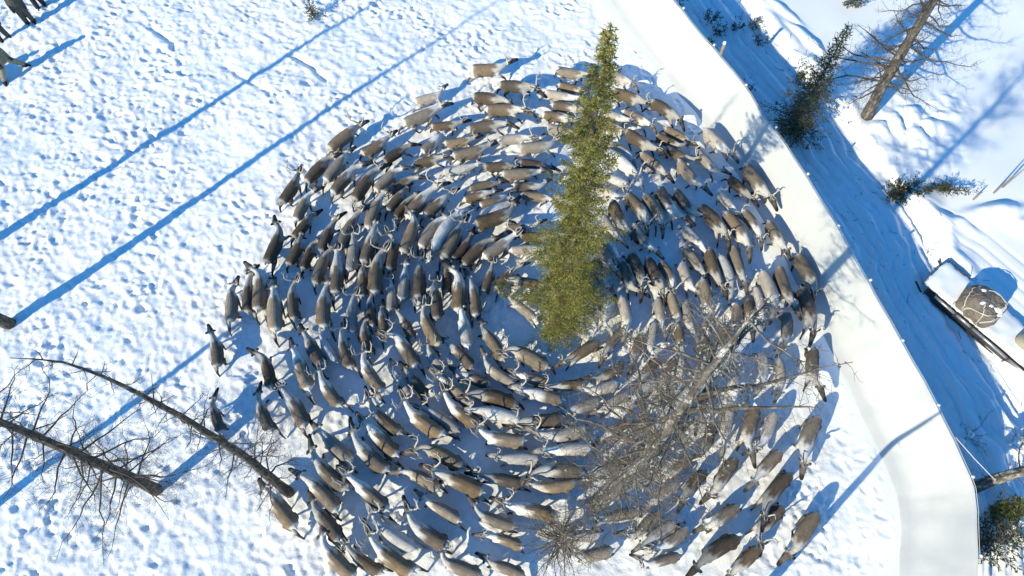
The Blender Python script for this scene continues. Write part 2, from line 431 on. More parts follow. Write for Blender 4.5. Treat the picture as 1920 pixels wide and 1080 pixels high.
# ---------------------------------------------------------------- the fabric fence
def make_fence():
    root = empty('fence', (12.0, 10.36, 0))
    tag(root, 'tall white fabric fence curving along the right side of the pen', 'fence')
    P = np.array(FENCE); seg = np.hypot(*np.diff(P, axis=0).T); cum = np.concatenate([[0], np.cumsum(seg)])
    L = cum[-1]; npan = 13
    prof = [(-.0, 1.0), (.05, .92), (.13, .8), (.22, .67), (.31, .54), (.40, .42), (.49, .30), (.58, .20), (.70, .115), (.86, .06), (1.05, .02), (1.25, -.06)]
    def at(s):
        return np.array([np.interp(s, cum, P[:, 0]), np.interp(s, cum, P[:, 1])])
    def nrm(s):
        t = at(min(s + .3, L)) - at(max(s - .3, 0)); t /= np.hypot(*t)
        return np.array([-t[1], t[0]])            # to the outside (+x) when walking downwards
    rope_pts = []
    rng = np.random.RandomState(3)
    V = []; F = []
    for k in range(npan):
        s0, s1 = L * k / npan, L * (k + 1) / npan
        nc = 14
        for i in range(nc + (1 if k == npan - 1 else 0)):
            u = i / nc; s = s0 + (s1 - s0) * u
            p = at(s); n = nrm(s)
            sag = .05 * math.sin(math.pi * u)
            top = FENCE_TOP - sag
            if i < nc or k == npan - 1: rope_pts.append((p[0] + n[0] * .035, p[1] + n[1] * .035, top + .015))
            wid = 1.0 + .25 * float(lattice(np.array(s), np.array(0.), 1.7, 61))
            for j, (off, zf) in enumerate(prof):
                q = p - n * off * wid
                wr = (.05 * float(lattice(np.array(s + .6 * zf), np.array(off * 2.), .7, 62)) + .04 * float(lattice(np.array(s * 1.0 - .8 * zf), np.array(off), .33, 63))) * min(1, j / 3)
                q = q - n * wr
                z = top * zf
                if zf < .3: z += gz(q[0], q[1]) * (1 - zf / .3)
                V.append((q[0] - 12.0, q[1] - 10.36, z))
        # post behind the joint
        p = at(s0); n = nrm(s0); q = p + n * .075
        hgt = FENCE_TOP + rng.choice([-.02, .0, .02, .06])
        pm = MB().tube([(q[0] - 12 + rng.normal(0, .01), q[1] - 10.36, -.3), (q[0] - 12, q[1] - 10.36, 1.), (q[0] - 12 + rng.normal(0, .02), q[1] - 10.36 + rng.normal(0, .02), hgt)], [.048, .044, .038], 8)
        po = pm.build('post', WOOD, root)
        V2, F2 = tube([(q[0] - 12, q[1] - 10.36, hgt - .01), (q[0] - 12, q[1] - 10.36, hgt + .03), (q[0] - 12, q[1] - 10.36, hgt + .055)], [.05, .045, .012], 8)
        sm = MB(); sm.add(V2, F2); sm.build('snow_cap', SNOW, po)
    m = len(prof)
    for i in range(nc * npan):
        for j in range(m - 1):
            a_ = i * m + j; F.append((a_, a_ + 1, a_ + m + 1, a_ + m))
    o = link('fabric', mesh_np('fence_fabric', V, F), root, FABRIC)
    so = o.modifiers.new('thickness', 'SOLIDIFY'); so.thickness = .008; so.offset = 0
    rp = MB().tube([(x - 12, y - 10.36, z) for x, y, z in rope_pts], .009, 5); rp.build('top_rope', ROPE, root)
    # the tall pole that stands up over the fence
    pm = MB().tube([(8.32 - 12, 19.66 - 10.36, -.2), (8.30 - 12, 19.64 - 10.36, 1.4), (8.26 - 12, 19.60 - 10.36, 2.8)], [.075, .07, .065], 10)
    po = tag(pm.build('post', WOOD, root), 'tall pole standing up above the fence with snow along it')
    sn = MB(); sn.tube([(8.26 - 12 - .02, 19.60 - 10.36 - .02, 2.78), (8.26 - 12, 19.60 - 10.36, 2.85), (8.26 - 12, 19.60 - 10.36, 2.89)], [.075, .06, .02], 8); sn.build('snow_cap', SNOW, po)
    # guy rope near the corner
    c = [(13.44, 4.42, 2.3), (13.9, 3.8, 2.2), (14.4, 3.2, 2.1)]
    MB().tube([(x - 12, y - 10.36, z) for x, y, z in c], .014, 5).build('guy_rope', ROPE, root)
make_fence()

# ---------------------------------------------------------------- conifers
def diamonds(P, D, L, W, rng, roll=None):
    """leaf-sized diamonds: base P, direction D (unit), length L, width W"""
    n = len(P); r = rng.normal(size=(n, 3)); S = np.cross(D, r); S /= np.maximum(np.linalg.norm(S, axis=1, keepdims=True), 1e-9)
    mid = P + D * (L * .45)[:, None]
    return np.stack([P, mid + S * (W / 2)[:, None], P + D * L[:, None], mid - S * (W / 2)[:, None]], 1)

def spruce(name, base, top, r_low, label, seed, dens=1.0, z0=.25, trunk_r=.14, mat=None, power=.75, droop=.35, leaf=1.0, group=None, whorl=0.0):
    rng = np.random.RandomState(seed); mat = mat or NEEDLE
    bx, by = base; bz = gz(bx, by) - .05
    root = empty(name, (bx, by, bz)); tag(root, label, 'tree', group)
    axis = np.array([top[0] - bx, top[1] - by, top[2] - bz]); Ht = axis[2]
    n = max(6, int(Ht))
    zz = np.linspace(0, 1, n + 1)
    wob = np.stack([lattice(zz * Ht, zz * 0, 2.2, seed), lattice(zz * Ht, zz * 0 + 9, 2.2, seed), zz * 0], 1) * .12 * np.minimum(1, Ht / 8) * (zz * (1 - zz) * 4)[:, None]
    path = zz[:, None] * axis + wob
    MB().tube(path, trunk_r * (1 - zz) ** .8 + .006, 8).build('trunk', SBARK, root)
    tw = Twigs(); sticks = Twigs()
    z = z0; ang = 0
    while z < Ht - .05:
        f = z / Ht
        rad = r_low * (1 - f) ** power * (.25 + .75 * sstep(0, .06, f)) + .05
        nb = max(4, int((5 + 5 * (1 - f)) * min(1.2, dens + .2)))
        c = np.array([np.interp(f, zz, path[:, i]) for i in range(3)])
        clump = .75 + .7 * (float(lattice(np.array(z), np.array(0.), .9, seed + 3)) + .5) 
        for b in range(nb):
            ang += 2.39996 + rng.normal(0, .35)
            lobe = 1 + .85 * (1 - f) * float(lattice(np.array(math.cos(ang) * 1.3 + z * .8), np.array(math.sin(ang) * 1.3), .8, seed + 5)) * 2
            L = rad * (rng.uniform(.5, 1.05) if rng.rand() < .8 else rng.uniform(1.05, 1.4 - .3 * f)) * (.55 + .45 * clump) * lobe
            if L < .05: continue
            dr = droop * (1 - .8 * f) * rng.uniform(.6, 1.3)
            h = np.array([math.cos(ang), math.sin(ang), 0.])
            up = .28 + .5 * f
            m = 6; t = np.linspace(0, 1, m)
            bp = c + h * (t * L)[:, None]; bp[:, 2] += L * (up * .35 * t - dr * t ** 1.3 + .22 * t ** 3) + rng.normal(0, .02)
            sticks.add(bp, np.linspace(.012 + .007 * L, .004, m))
            # side twigs
            ns = max(3, int(L / .055 * dens))
            s_ = np.sort(rng.uniform(.12, 1, ns)); P0 = np.stack([np.interp(s_, t, bp[:, i]) for i in range(3)], 1)
            side = np.cross(h, [0, 0, 1.]) 
            sg = np.where(np.arange(ns) % 2 == 0, 1, -1)[:, None]
            ln = np.clip((1.05 - s_) * L * .55, .07, .42) * rng.uniform(.6, 1.3, ns)
            D = h * rng.uniform(.45, .9, (ns, 1)) + side * sg * rng.uniform(.5, 1., (ns, 1)); D[:, 2] += rng.uniform(-.6, .25, ns)
            D /= np.linalg.norm(D, axis=1, keepdims=True)
            k = max(2, int(5 * dens ** .5))
            for q in range(k):
                u = (q + rng.rand(ns)) / k
                Pq = P0 + D * (ln * u)[:, None]
                Dq = D + rng.normal(0, .45, (ns, 3)); Dq /= np.linalg.norm(Dq, axis=1, keepdims=True)
                tw.quads(diamonds(Pq, Dq, rng.uniform(.07, .15, ns) * leaf, rng.uniform(.022, .045, ns) * leaf, rng))
            # tip tuft
            Dt = np.repeat((bp[-1] - bp[-2])[None], 3, 0); Dt /= np.linalg.norm(Dt, axis=1, keepdims=True); Dt = Dt + rng.normal(0, .25, (3, 3))
            tw.quads(diamonds(np.repeat(bp[-1][None], 3, 0), Dt, rng.uniform(.08, .16, 3) * leaf, np.full(3, .035 * leaf), rng))
        z += rng.uniform(.10, .19) / dens ** .5 * (1 if Ht > 3 else .7) if not whorl else whorl * rng.uniform(.7, 1.3) * (1.15 - .75 * f)
    # leader
    Dl = np.tile(axis / np.linalg.norm(axis), (14, 1)) + rng.normal(0, .35, (14, 3)); 
    tw.quads(diamonds(axis - np.array([0, 0, 1.]) * rng.uniform(0, .4, (14, 1)), Dl, rng.uniform(.08, .14, 14), np.full(14, .035), rng))
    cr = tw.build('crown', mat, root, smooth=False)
    tag(sticks.build('branches', SBARK, root), kind='stuff')
    return root

spruce('spruce', (1.73, 8.92), (1.69, 8.91, 14.2), 1.24, 'tall narrow olive green spruce standing at the centre of the herd', 11, dens=3.2, z0=.35, trunk_r=.15, power=.72, droop=.42, leaf=.5, whorl=.36)
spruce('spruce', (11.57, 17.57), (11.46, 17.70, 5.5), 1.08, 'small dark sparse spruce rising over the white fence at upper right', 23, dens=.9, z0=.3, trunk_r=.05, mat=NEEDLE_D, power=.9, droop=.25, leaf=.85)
spruce('spruce', (14.85, 1.55), (14.9, 1.7, 1.75), .95, 'shade-darkened green spruce crowding behind the fence corner at bottom right', 31, dens=.6, z0=.12, trunk_r=.05, mat=NEEDLE_S, power=.7, droop=.1)
spruce('spruce', (15.75, 2.55), (15.8, 2.6, 1.4), .5, 'small yellowish green spruce beside the pale trunk at bottom right', 33, dens=.8, z0=.1, trunk_r=.04, power=.7, droop=.1)
spruce('spruce_sapling', (-8.95, 23.9), (-9.0, 24.0, .75), .22, 'tiny spruce sapling in the trampled snow at the top edge', 35, dens=.5, z0=.08, trunk_r=.015, mat=NEEDLE_D, droop=.0)
spruce('spruce_sapling', (15.55, 24.75), (15.6, 24.9, 1.4), .5, 'spruce sapling cut by the top edge left of the tall larch', 36, dens=.6, z0=.08, trunk_r=.03, mat=NEEDLE_D, droop=.05)
spruce('spruce_sapling', (19.75, 12.0), (19.9, 12.1, 1.3), .45, 'dark spruce sapling at the right edge above the loaded sled', 37, dens=.5, z0=.08, trunk_r=.03, mat=NEEDLE_D, droop=.05)

def leaning_spruce():
    rng = np.random.RandomState(8)
    root = empty('bent_spruce', (14.99, 14.72, gz(14.99, 14.72) - .03)); tag(root, 'bent young spruce lying over the snow beside the lane', 'tree')
    path = np.array([(0, 0, .05), (.45, .02, .35), (1.1, -.05, .55), (1.9, -.22, .75), (2.9, -.5, .95)])
    MB().tube(path, [.05, .045, .035, .02, .006], 7).build('trunk', SBARK, root)
    tw = Twigs(); st = Twigs()
    tt = np.linspace(0, 1, len(path))
    for i in range(170):
        t = rng.uniform(.0, 1)
        if .46 < t < .52: continue
        dens = .5 + .5 * math.sin(t * 19)
        c = np.array([np.interp(t, tt, path[:, k]) for k in range(3)])
        L = (.85 * (1 - t) + .16) * rng.uniform(.4, 1) * (.45 + .6 * dens)
        h = rng.normal(0, 1, 3); h[0] += .9; h[2] = abs(h[2]) * .5 - .1; h /= np.linalg.norm(h)
        bp = np.array([c, c + h * L * .5 + [0, 0, .02], c + h * L + [0, 0, -.05 * L]])
        st.add(bp, np.array([.01, .007, .003]))
        k = int(30 * L) + 4
        u = rng.uniform(.2, 1, k); P = c + h * (L * u)[:, None] + rng.normal(0, .05, (k, 3))
        D = h + rng.normal(0, .6, (k, 3)); D /= np.linalg.norm(D, axis=1, keepdims=True)
        tw.quads(diamonds(P, D, rng.uniform(.07, .15, k), rng.uniform(.025, .05, k), rng))
    tw.build('crown', NEEDLE_D, root, smooth=False); tag(st.build('branches', SBARK, root), kind='stuff')
leaning_spruce()

# ---------------------------------------------------------------- bare larches
def larch(name, path, r0, label, seed, z_first, limb_len, limb_step, trunk_mat=LBARK, twig_mat=TWIG, sub=1.0, lichen=0.0, taper=.8, up=.1, fine=True, twig_r=1.0, group=None, subfine=1.0, cones=0, extra=(), l3max=.20):
    rng = np.random.RandomState(seed)
    P = np.array(path, float); bz = gz(P[0, 0], P[0, 1]) - .08
    root = empty(name, (P[0, 0], P[0, 1], bz)); tag(root, label, 'tree', group)
    P = P - P[0]; Ht = P[-1, 2]
    zs = np.linspace(0, Ht, max(10, int(Ht * 2)))
    path = np.stack([np.interp(zs, P[:, 2], P[:, i]) for i in range(3)], 1)
    path[:, 0] += .05 * lattice(zs, zs * 0, 1.5, seed); path[:, 1] += .05 * lattice(zs, zs * 0 + 4, 1.5, seed)
    f = zs / Ht
    rad = r0 * ((1 - f) ** taper * .96 + .03) + r0 * .08 * np.exp(-zs / .3)
    tv, tf = tube(path, rad * (1 + .10 * lattice(zs, zs * 0, .4, seed + 1)), 14)
    cen = np.repeat(path, 14, 0); tv = cen + (tv - cen) * (1 + .22 * lattice(tv[:, 0] * 9 + tv[:, 1] * 7, tv[:, 2], .3, seed + 2))[:, None]
    mb = MB(); mb.add(tv, tf); mb.build('trunk', trunk_mat, root)
    tw = Twigs(); li = []
    z = z_first; ang = rng.uniform(0, 6)
    extra = list(extra)
    while z < Ht * .985 or extra:
        ang += 2.39996 + rng.normal(0, .5)
        fz = (z - z_first) / max(Ht - z_first, .1)
        L = limb_len(min(1., fz)) * rng.uniform(.45, 1.15); thick = 1.
        if z >= Ht * .985: zq, ang, L = extra.pop(); thick = 1.5
        else: zq = z
        c = np.array([np.interp(zq, zs, path[:, i]) for i in range(3)])
        h = np.array([math.cos(ang), math.sin(ang), 0.]); sd = np.array([-h[1], h[0], 0])
        m = 9; t = np.linspace(0, 1, m)
        curve = rng.normal(0, .14)
        wv = np.cumsum(rng.normal(0, .045, (m, 3)), 0) * t[:, None]
        lp = c + h * (t * L)[:, None] + sd * (curve * L * t ** 2)[:, None] + wv * L
        lp[:, 2] += L * (up * t - .22 * t ** 1.5 + .25 * t ** 3)
        lr = np.linspace(min(.010 + .014 * L, r0 * .5) * twig_r * thick, .0045 * twig_r * thick, m)
        tw.add(lp, lr, 5)
        ns = int(L / .105 * sub)
        for q in range(ns):
            s_ = rng.uniform(.12, 1.0); p0 = np.array([np.interp(s_, t, lp[:, i]) for i in range(3)])
            sg = rng.choice([-1, 1]); D = h * rng.uniform(.25, .9) + sd * sg * rng.uniform(.45, 1.) + np.array([0, 0, rng.uniform(-.5, .35)])
            D /= np.linalg.norm(D)
            l2 = min(.85, (1.15 - s_) * L * .48) * rng.uniform(.35, 1.2) + .06
            k1 = rng.normal(0, .17, 3) * l2; k2 = rng.normal(0, .26, 3) * l2
            sp = np.array([p0, p0 + D * l2 * .35 + k1 * .5, p0 + D * l2 * .7 + k1, p0 + D * l2 + k2])
            tw.add(sp, np.array([.0065, .0052, .004, .0024]) * twig_r)
            if fine:
                for w in range(int(l2 / .075 * subfine)):
                    u = rng.uniform(.2, 1); p1 = sp[0] + (sp[3] - sp[0]) * u + k1 * u * .6
                    D2 = D * .5 + rng.normal(0, .75, 3); D2 /= np.linalg.norm(D2); l3 = rng.uniform(.05, l3max)
                    tw.add(np.array([p1, p1 + D2 * l3 * .5 + rng.normal(0, .012, 3), p1 + D2 * l3]), np.array([.0036, .003, .002]) * twig_r)
                    if cones and rng.rand() < .12 * cones:
                        e = p1 + D2 * l3 * .5; tw.add(np.array([e, e + [0, 0, .02], e + [0, 0, .04]]), np.array([.008, .016, .004]), 4)
            if lichen and rng.rand() < lichen:
                li.append(p0 + D * l2 * rng.uniform(0, .5))
        z += limb_step * rng.uniform(.4, 1.6)
    tw.build('crown', twig_mat, root)
    if li:
        C = np.repeat(np.array(li), 7, 0) + rng.normal(0, .035, (len(li) * 7, 3))
        D = rng.normal(0, 1, C.shape); D[:, 2] -= .4; D /= np.linalg.norm(D, axis=1, keepdims=True)
        lt = Twigs(); lt.quads(diamonds(C, D, rng.uniform(.04, .10, len(C)), rng.uniform(.02, .05, len(C)), rng)); lt.build('lichen', LICHEN, root, smooth=False)
    return root

EXTRA = [(12.2, .10, 2.2), (12.7, .42, 2.0), (13.6, .75, 1.8), (10.4, 2.3, 2.1), (9.4, 1.75, 2.4), (9.2, 2.75, 2.0), (13.0, 1.3, 1.7)]
larch('larch', [(2.73, 2.74, 0), (2.76, 2.71, 8.1), (2.74, 2.73, 11.7), (2.68, 2.79, 13.5), (2.65, 2.83, 16.2)], .27,
      'tall bare larch with pale lichened twigs standing over the lower right herd', 41, 4.2,
      lambda f: 1.75 * (1 - f) ** .45 + .3, .115, LBARK_P, TWIG_P, sub=1.05, lichen=.16, taper=.9, twig_r=.92, subfine=1.25, l3max=.25,
      extra=EXTRA)
larch('larch', [(-7.28, 3.13, 0), (-7.16, 3.49, 5.05), (-7.15, 3.55, 8.4), (-7.16, 3.57, 10.6), (-7.19, 3.53, 11.8), (-7.22, 3.43, 12.75), (-7.27, 3.16, 13.67)], .165,
      'slender dark bare larch with curved top at lower left, nearest the herd', 42, 1.6,
      lambda f: 1.5 * (1 - f) ** 1.3 + .16, .17, LBARK, TWIG, sub=.85, taper=.95, twig_r=.95, subfine=.9, cones=1)
larch('larch', [(-11.57, 3.19, 0), (-11.55, 3.41, 3.75), (-11.56, 3.54, 5.93), (-11.57, 3.63, 7.7), (-11.6, 3.7, 11.5)], .185,
      'thick dark bare larch with long drooping limbs at the lower left edge', 43, 1.3,
      lambda f: 2.1 * (1 - f) ** .7 + .3, .115, LBARK, TWIG, sub=.9, taper=.75, up=-.12, twig_r=.9, subfine=.9)
larch('larch', [(14.72, 18.2, 0), (14.56, 18.38, 2.1), (14.49, 18.47, 3.85), (14.41, 18.61, 5.8), (14.2, 18.9, 10.5)], .24,
      'bare grey larch with spreading limbs standing in smooth snow at upper right', 44, 1.7,
      lambda f: 2.2 * (1 - f) ** .6 + .2, .10, LBARK_G, TWIG, sub=.8, taper=.7, up=-.05, twig_r=1.2, subfine=.8)
larch('larch', [(-18.16, 9.02, 0), (-18.17, 8.9, 2.0), (-18.2, 8.9, 13.5)], .21,
      'larch trunk cut off by the left edge, casting a long shadow', 45, 5.5, lambda f: .8 * (1 - f) + .2, .6, LBARK, TWIG, sub=.3, fine=False)
larch('larch', [(-21.2, 11.2, 0), (-21.25, 11.1, 2.0), (-21.2, 11.2, 14)], .20,
      'larch outside the left edge whose shadow crosses the upper left snow', 46, 3.5, lambda f: .9 * (1 - f) + .2, .5, LBARK, TWIG, sub=.3, fine=False)
larch('larch', [(-18.6, 1.0, 0), (-18.6, 1.0, 9.5)], .19,
      'larch outside the bottom left corner casting a soft branchy shadow', 47, 3.0, lambda f: 1.1 * (1 - f) + .2, .4, LBARK, TWIG, sub=.4, fine=False)
larch('larch', [(7.1, -.35, 0), (7.1, -.4, 7.5)], .15,
      'bare snag below the bottom edge casting its shadow on the fence', 48, 3.8, lambda f: .4 * (1 - f) + .1, 1.1, LBARK, TWIG, sub=.3, fine=False)
larch('young_larch', [(1.42, 1.52, 0), (1.38, 1.55, 2.0), (1.38, 1.5, 4.6)], .05,
      'small bare larch seen straight from above at the bottom of the herd', 49, .9,
      lambda f: 1.25 * (1 - f) ** .6 + .15, .045, LBARK_P, TWIG_P, sub=.9, taper=.8, up=.35, twig_r=1.05, subfine=.9)
larch('larch', [(15.2, 3.3, 0), (15.2, 3.43, 2.1), (15.25, 3.5, 6.5)], .19,
      'snowy pale trunked larch behind the fence corner at the right edge', 50, 1.3,
      lambda f: 1.3 * (1 - f) ** .7 + .2, .22, LBARK_P, TWIG, sub=.6, taper=.6, up=.0, subfine=.5)

# ---------------------------------------------------------------- shrubs and poles outside the fence
def shrub(x, y, hgt, spread, label, seed, leaf=True, nst=7, snow=0, mat=None, name='shrub'):
    rng = np.random.RandomState(seed)
    root = empty(name, (x, y, gz(x, y) - .02)); tag(root, label, 'shrub', 'shrubs outside the fence')
    tw = Twigs(); lf = []
    for i in range(nst):
        an = rng.uniform(0, 6.28); lean = rng.uniform(.1, 1.0)
        D = np.array([math.cos(an) * lean, math.sin(an) * lean, 1.]); D /= np.linalg.norm(D)
        L = hgt * rng.uniform(.5, 1.1); L = L * (1 + .5 * lean * spread)
        p = np.array([math.cos(an) * .05, math.sin(an) * .05, 0.])
        bp = np.array([p, p + D * L * .4 + rng.normal(0, .03, 3), p + D * L * .75 + rng.normal(0, .05, 3), p + D * L + np.array([0, 0, -.1 * L])])
        tw.add(bp, np.array([.009, .007, .005, .003]))
        for k in range(int(6 + 8 * L)):
            u = rng.uniform(.25, 1); q = np.array([np.interp(u, [0, .4, .75, 1], bp[:, c]) for c in range(3)])
            d2 = D * .4 + rng.normal(0, .6, 3); d2 /= np.linalg.norm(d2); l2 = rng.uniform(.08, .3) * hgt
            tw.add(np.array([q, q + d2 * l2 * .6, q + d2 * l2]), np.array([.004, .003, .002]))
            for w in range(5): lf.append((q + d2 * l2 * rng.uniform(.3, 1), d2 + rng.normal(0, .6, 3)))
    tw.build('stems', TWIG, root)
    if leaf:
        P = np.array([a_ for a_, b_ in lf]); D = np.array([b_ for a_, b_ in lf]); D /= np.linalg.norm(D, axis=1, keepdims=True)
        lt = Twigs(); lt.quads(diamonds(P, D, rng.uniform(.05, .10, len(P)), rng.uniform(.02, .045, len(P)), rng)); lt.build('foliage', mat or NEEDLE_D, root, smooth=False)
    if snow:
        sm = MB()
        for k in range(snow):
            q, _ = lf[rng.randint(len(lf))]; r = rng.uniform(.05, .13)
            V, F = tube([q + [0, 0, -.4 * r], q, q + [0, 0, .5 * r], q + [0, 0, .8 * r]], [r * .7, r, r * .75, r * .1], 7); sm.add(V, F)
        sm.build('snow_clumps', SNOW, root)
    return root
for i, (x, y, hh, sp, lb, lf_, ns, sn) in enumerate([
    (7.15, 24.55, .8, .6, 'brownish shrub poking over the fence at the top edge', True, 9, 0),
    (9.0, 23.9, .7, .8, 'dark leafy shrub in the fence shadow, nearest the top edge', True, 9, 0),
    (9.35, 23.1, .6, .8, 'dark leafy shrub in the middle of the shaded lane at top', True, 8, 0),
    (10.1, 23.4, .55, .7, 'dark shrub on the edge of the shaded lane at top', True, 7, 0),
    (8.75, 22.4, .4, .9, 'low dark shrub sprawling in the shaded lane below its taller neighbours', True, 5, 0),
    (8.35, 21.6, .4, .6, 'small dark shrub tight against the outside of the fence', True, 5, 0),
    (9.65, 19.6, .75, .7, 'dark shrub behind the fence left of the small spruce', True, 8, 0),
    (9.3, 20.6, .3, 1.0, 'creeping dark twigs in the shaded lane beside the tall pole', True, 4, 0),
    (11.0, 23.6, .8, .8, 'thin sparse shrub in sunlit snow beyond the shaded lane', True, 6, 0),
    (11.0, 22.5, .6, 1.0, 'straggling sunlit shrub at the lane edge near the pole shadow', True, 7, 0),
    (12.3, 20.4, .8, .7, 'dark shrub at the foot of the small spruce', True, 7, 0),
    (12.15, 13.2, .35, .9, 'leafless twig sticking out beyond the fence below the spruce', False, 3, 0),
    (12.9, 11.6, .4, .9, 'leafless twig with a snow lump sticking out over the fence', False, 3, 1),
    (14.0, 7.2, .4, .9, 'small leafless twigs at the fence foot below the sled', False, 4, 1),
    (15.6, 5.0, .8, 1.0, 'bare dark shrub in the blue shade above the fence corner', False, 9, 3),
    (16.9, 4.6, .9, 1.0, 'snow laden branchy shrub at the right edge above the pale trunk', False, 12, 22),
    (16.3, 1.5, 1.1, .9, 'snow laden branchy shrub in the bottom right corner', False, 16, 34),
    (16.0, 12.0, .3, 1.0, 'dry twigs in the snow just above the sled', False, 4, 0),
]):
    shrub(x, y, hh, sp, lb, 100 + i, lf_, ns, sn)

for (x, y, h, lx, ly, lb) in ((18.96, 14.5, 1.25, -.05, .0, 'left taller stake of the pair in smooth snow at right'), (19.37, 14.75, 1.35, .0, .02, 'right stake of the pair in smooth snow at right edge'), (18.1, 14.23, .55, .02, .0, 'short stake beside the tip of the bent spruce')):
    z = gz(x, y); rt = MB().tube([(x, y, z - .2), (x + lx * .5, y + ly * .5, z + h * .5), (x + lx, y + ly, z + h)], [.034, .03, .02], 7).build('stake', WOOD)
    tag(rt, lb, 'stake', 'stakes in the snow at right')

def lane_debris():
    rng = np.random.RandomState(66); tw = Twigs()
    for k in range(260):
        y = rng.uniform(-1, 27); d = rng.uniform(.3, 5.2); x = float(fence_x(y)) + d / .88
        a_ = rng.uniform(0, 6.28); L = rng.uniform(.04, .22) if rng.rand() < .85 else rng.uniform(.25, .5)
        z = gz(x, y); D = np.array([math.cos(a_), math.sin(a_), rng.uniform(0, .25)]); p = np.array([x, y, z + .005])
        tw.add(np.array([p, p + D * L * .5 + rng.normal(0, .012, 3), p + D * L]), np.array([.009, .008, .004]))
    o = tw.build('twig_debris', TWIG); tag(o, 'dark broken twigs scattered over the shaded lane', 'twigs', kind='stuff')
lane_debris()

# ---------------------------------------------------------------- loaded sled
CANVAS = simple('brown_tarpaulin', (.12, .10, .082), (.235, .20, .165), 3.2, .7, 1.0, .12)
KHAKI = simple('khaki_cover', (.30, .29, .21), (.42, .40, .30), 3, .6)
METAL = simple('galvanised_metal', (.42, .42, .41), (.58, .58, .56), 9, .45, .2, .005, .7)
DARK = simple('dark_steel', (.025, .025, .026), (.06, .057, .052), 9, .6)
SO = np.array([15.18, 10.52]); E1 = np.array([.633, -.774]); E2 = np.array([.774, .633])
def sl(s, t, z): 
    p = SO + E1 * s + E2 * t; return (p[0], p[1], z)
AX = [(E1[0], E1[1], 0), (E2[0], E2[1], 0), (0, 0, 1)]
ZS = gz(16.4, 9.4)
def snow_slab(s0, s1, t0, t1, z, thick, seed):
    rng = np.random.RandomState(seed); nx, ny = 22, 12; V = []; F = []
    for i in range(nx + 1):
        for j in range(ny + 1):
            u, v = i / nx, j / ny
            e = min(u, 1 - u) * nx; g = min(v, 1 - v) * ny
            edge = min(1., e / 1.6) * min(1., g / 1.6)
            s = s0 + (s1 - s0) * u + .10 * float(lattice(np.array(v * 9.), np.array(u * 3.), .9, seed + 5)) * (1 - edge); t = t0 + (t1 - t0) * v + .08 * float(lattice(np.array(u * 14.), np.array(v * 3.), .9, seed + 6)) * (1 - edge)
            V.append(sl(s, t, z + thick * (edge ** .5) * (1 + .7 * float(lattice(np.array(s), np.array(t), .35, seed))) + .005))
    n0 = len(V)
    for i in range(nx):
        for j in range(ny):
            a_ = i * (ny + 1) + j; F.append((a_, a_ + ny + 1, a_ + ny + 2, a_ + 1))
    mb = MB(); mb.add(V, F); return mb
sled = empty('cargo_sled', sl(0, 0, ZS)); tag(sled, 'long snow-covered cargo sled with metal side rails parked beside the lane', 'sled')
inv = Matrix.Translation(-Vector(sl(0, 0, ZS)))
def part(mb, name, mat, parent=sled):
    o = mb.build(name, mat, parent); o.data.transform(inv); return o
deck = part(MB().box(sl(2.4, .665, ZS + .50), (4.8, 1.3, .08), AX, .015), 'deck', WOOD)
o = snow_slab(-.05, 1.16, -.03, 1.36, ZS + .545, .06, 71).build('snow_cover', SNOW, deck); o.data.transform(inv)
o = snow_slab(2.32, 4.9, -.03, 1.36, ZS + .545, .09, 72).build('snow_cover', SNOW, deck); o.data.transform(inv)
o = snow_slab(1.18, 2.30, -.03, 1.36, ZS + .545, .03, 73).build('snow_cover', SNOW, deck); o.data.transform(inv)
for t in (-.02, 1.35):
    part(MB().tube([sl(-.25, t, ZS + .30), sl(.1, t, ZS + .06), sl(.5, t, ZS + .03), sl(4.9, t, ZS + .03)], .035, 8), 'runner', DARK)
    for s0, s1 in ((.55, 1.42), (1.50, 2.10), (2.18, 3.6), (3.68, 4.85)):
        tt = t + (-.07 if t < 0.5 else .07)
        part(MB().tube([sl(s0, tt, ZS + .44), sl(s1, tt, ZS + .44)], .055, 10), 'side_rail', METAL)
    for s0 in (.25, 1.46, 2.14, 3.64):
        tt = t + (-.07 if t < 0.5 else .07)
        br = MB().box(sl(s0, tt, ZS + .42), (.07, .14, .22), AX, .01); br.tube([sl(s0, tt, ZS + .45), sl(s0, tt * .9, ZS + .03)], .02, 6)
        part(br, 'bracket', DARK)
for t in (.0, 1.33): part(MB().box(sl(2.5, t, ZS + .27), (4.6, .05, .34), AX, .01), 'side_skirt', DARK)
part(MB().box(sl(-.04, .665, ZS + .47), (.05, 1.36, .16), AX, .01), 'end_board', WOOD)
part(MB().box(sl(.45, 1.41, ZS + .50), (.95, .05, .14), AX, .01), 'side_board', DARK)
# tarpaulin bundle
bx0 = sl(1.78, .62, ZS + .58)
bun = empty('cargo_bundle', bx0); tag(bun, 'roped bundle under brown tarpaulin sitting on the sled', 'bundle')
nu, nv = 40, 16; V = []; F = []
def bund(th, ph):
    k = 1 + .16 * float(lattice(np.array(2 * math.cos(th)), np.array(2 * math.sin(th) + ph), .55, 81)) + .10 * float(lattice(np.array(3 * th), np.array(3 * ph), .4, 82))
    sq = (abs(math.cos(th)) ** 2.6 + abs(math.sin(th)) ** 2.6) ** (-1 / 2.6)
    cp = max(0., math.cos(ph)) ** .55; sp = math.sin(ph) ** .8
    p = SO * 0 + E1 * (.74 * sq * cp * k * math.cos(th)) + E2 * (.63 * sq * cp * k * math.sin(th))
    return (p[0], p[1], .80 * sp * (1 + .22 * float(lattice(np.array(2 * math.cos(th) * cp), np.array(2 * math.sin(th) * cp), .9, 83))) - .10 * max(0., .12 - abs(float(lattice(np.array(2.2 * math.cos(th) * cp), np.array(2.2 * math.sin(th) * cp), .9, 84)))) / .12 * cp)
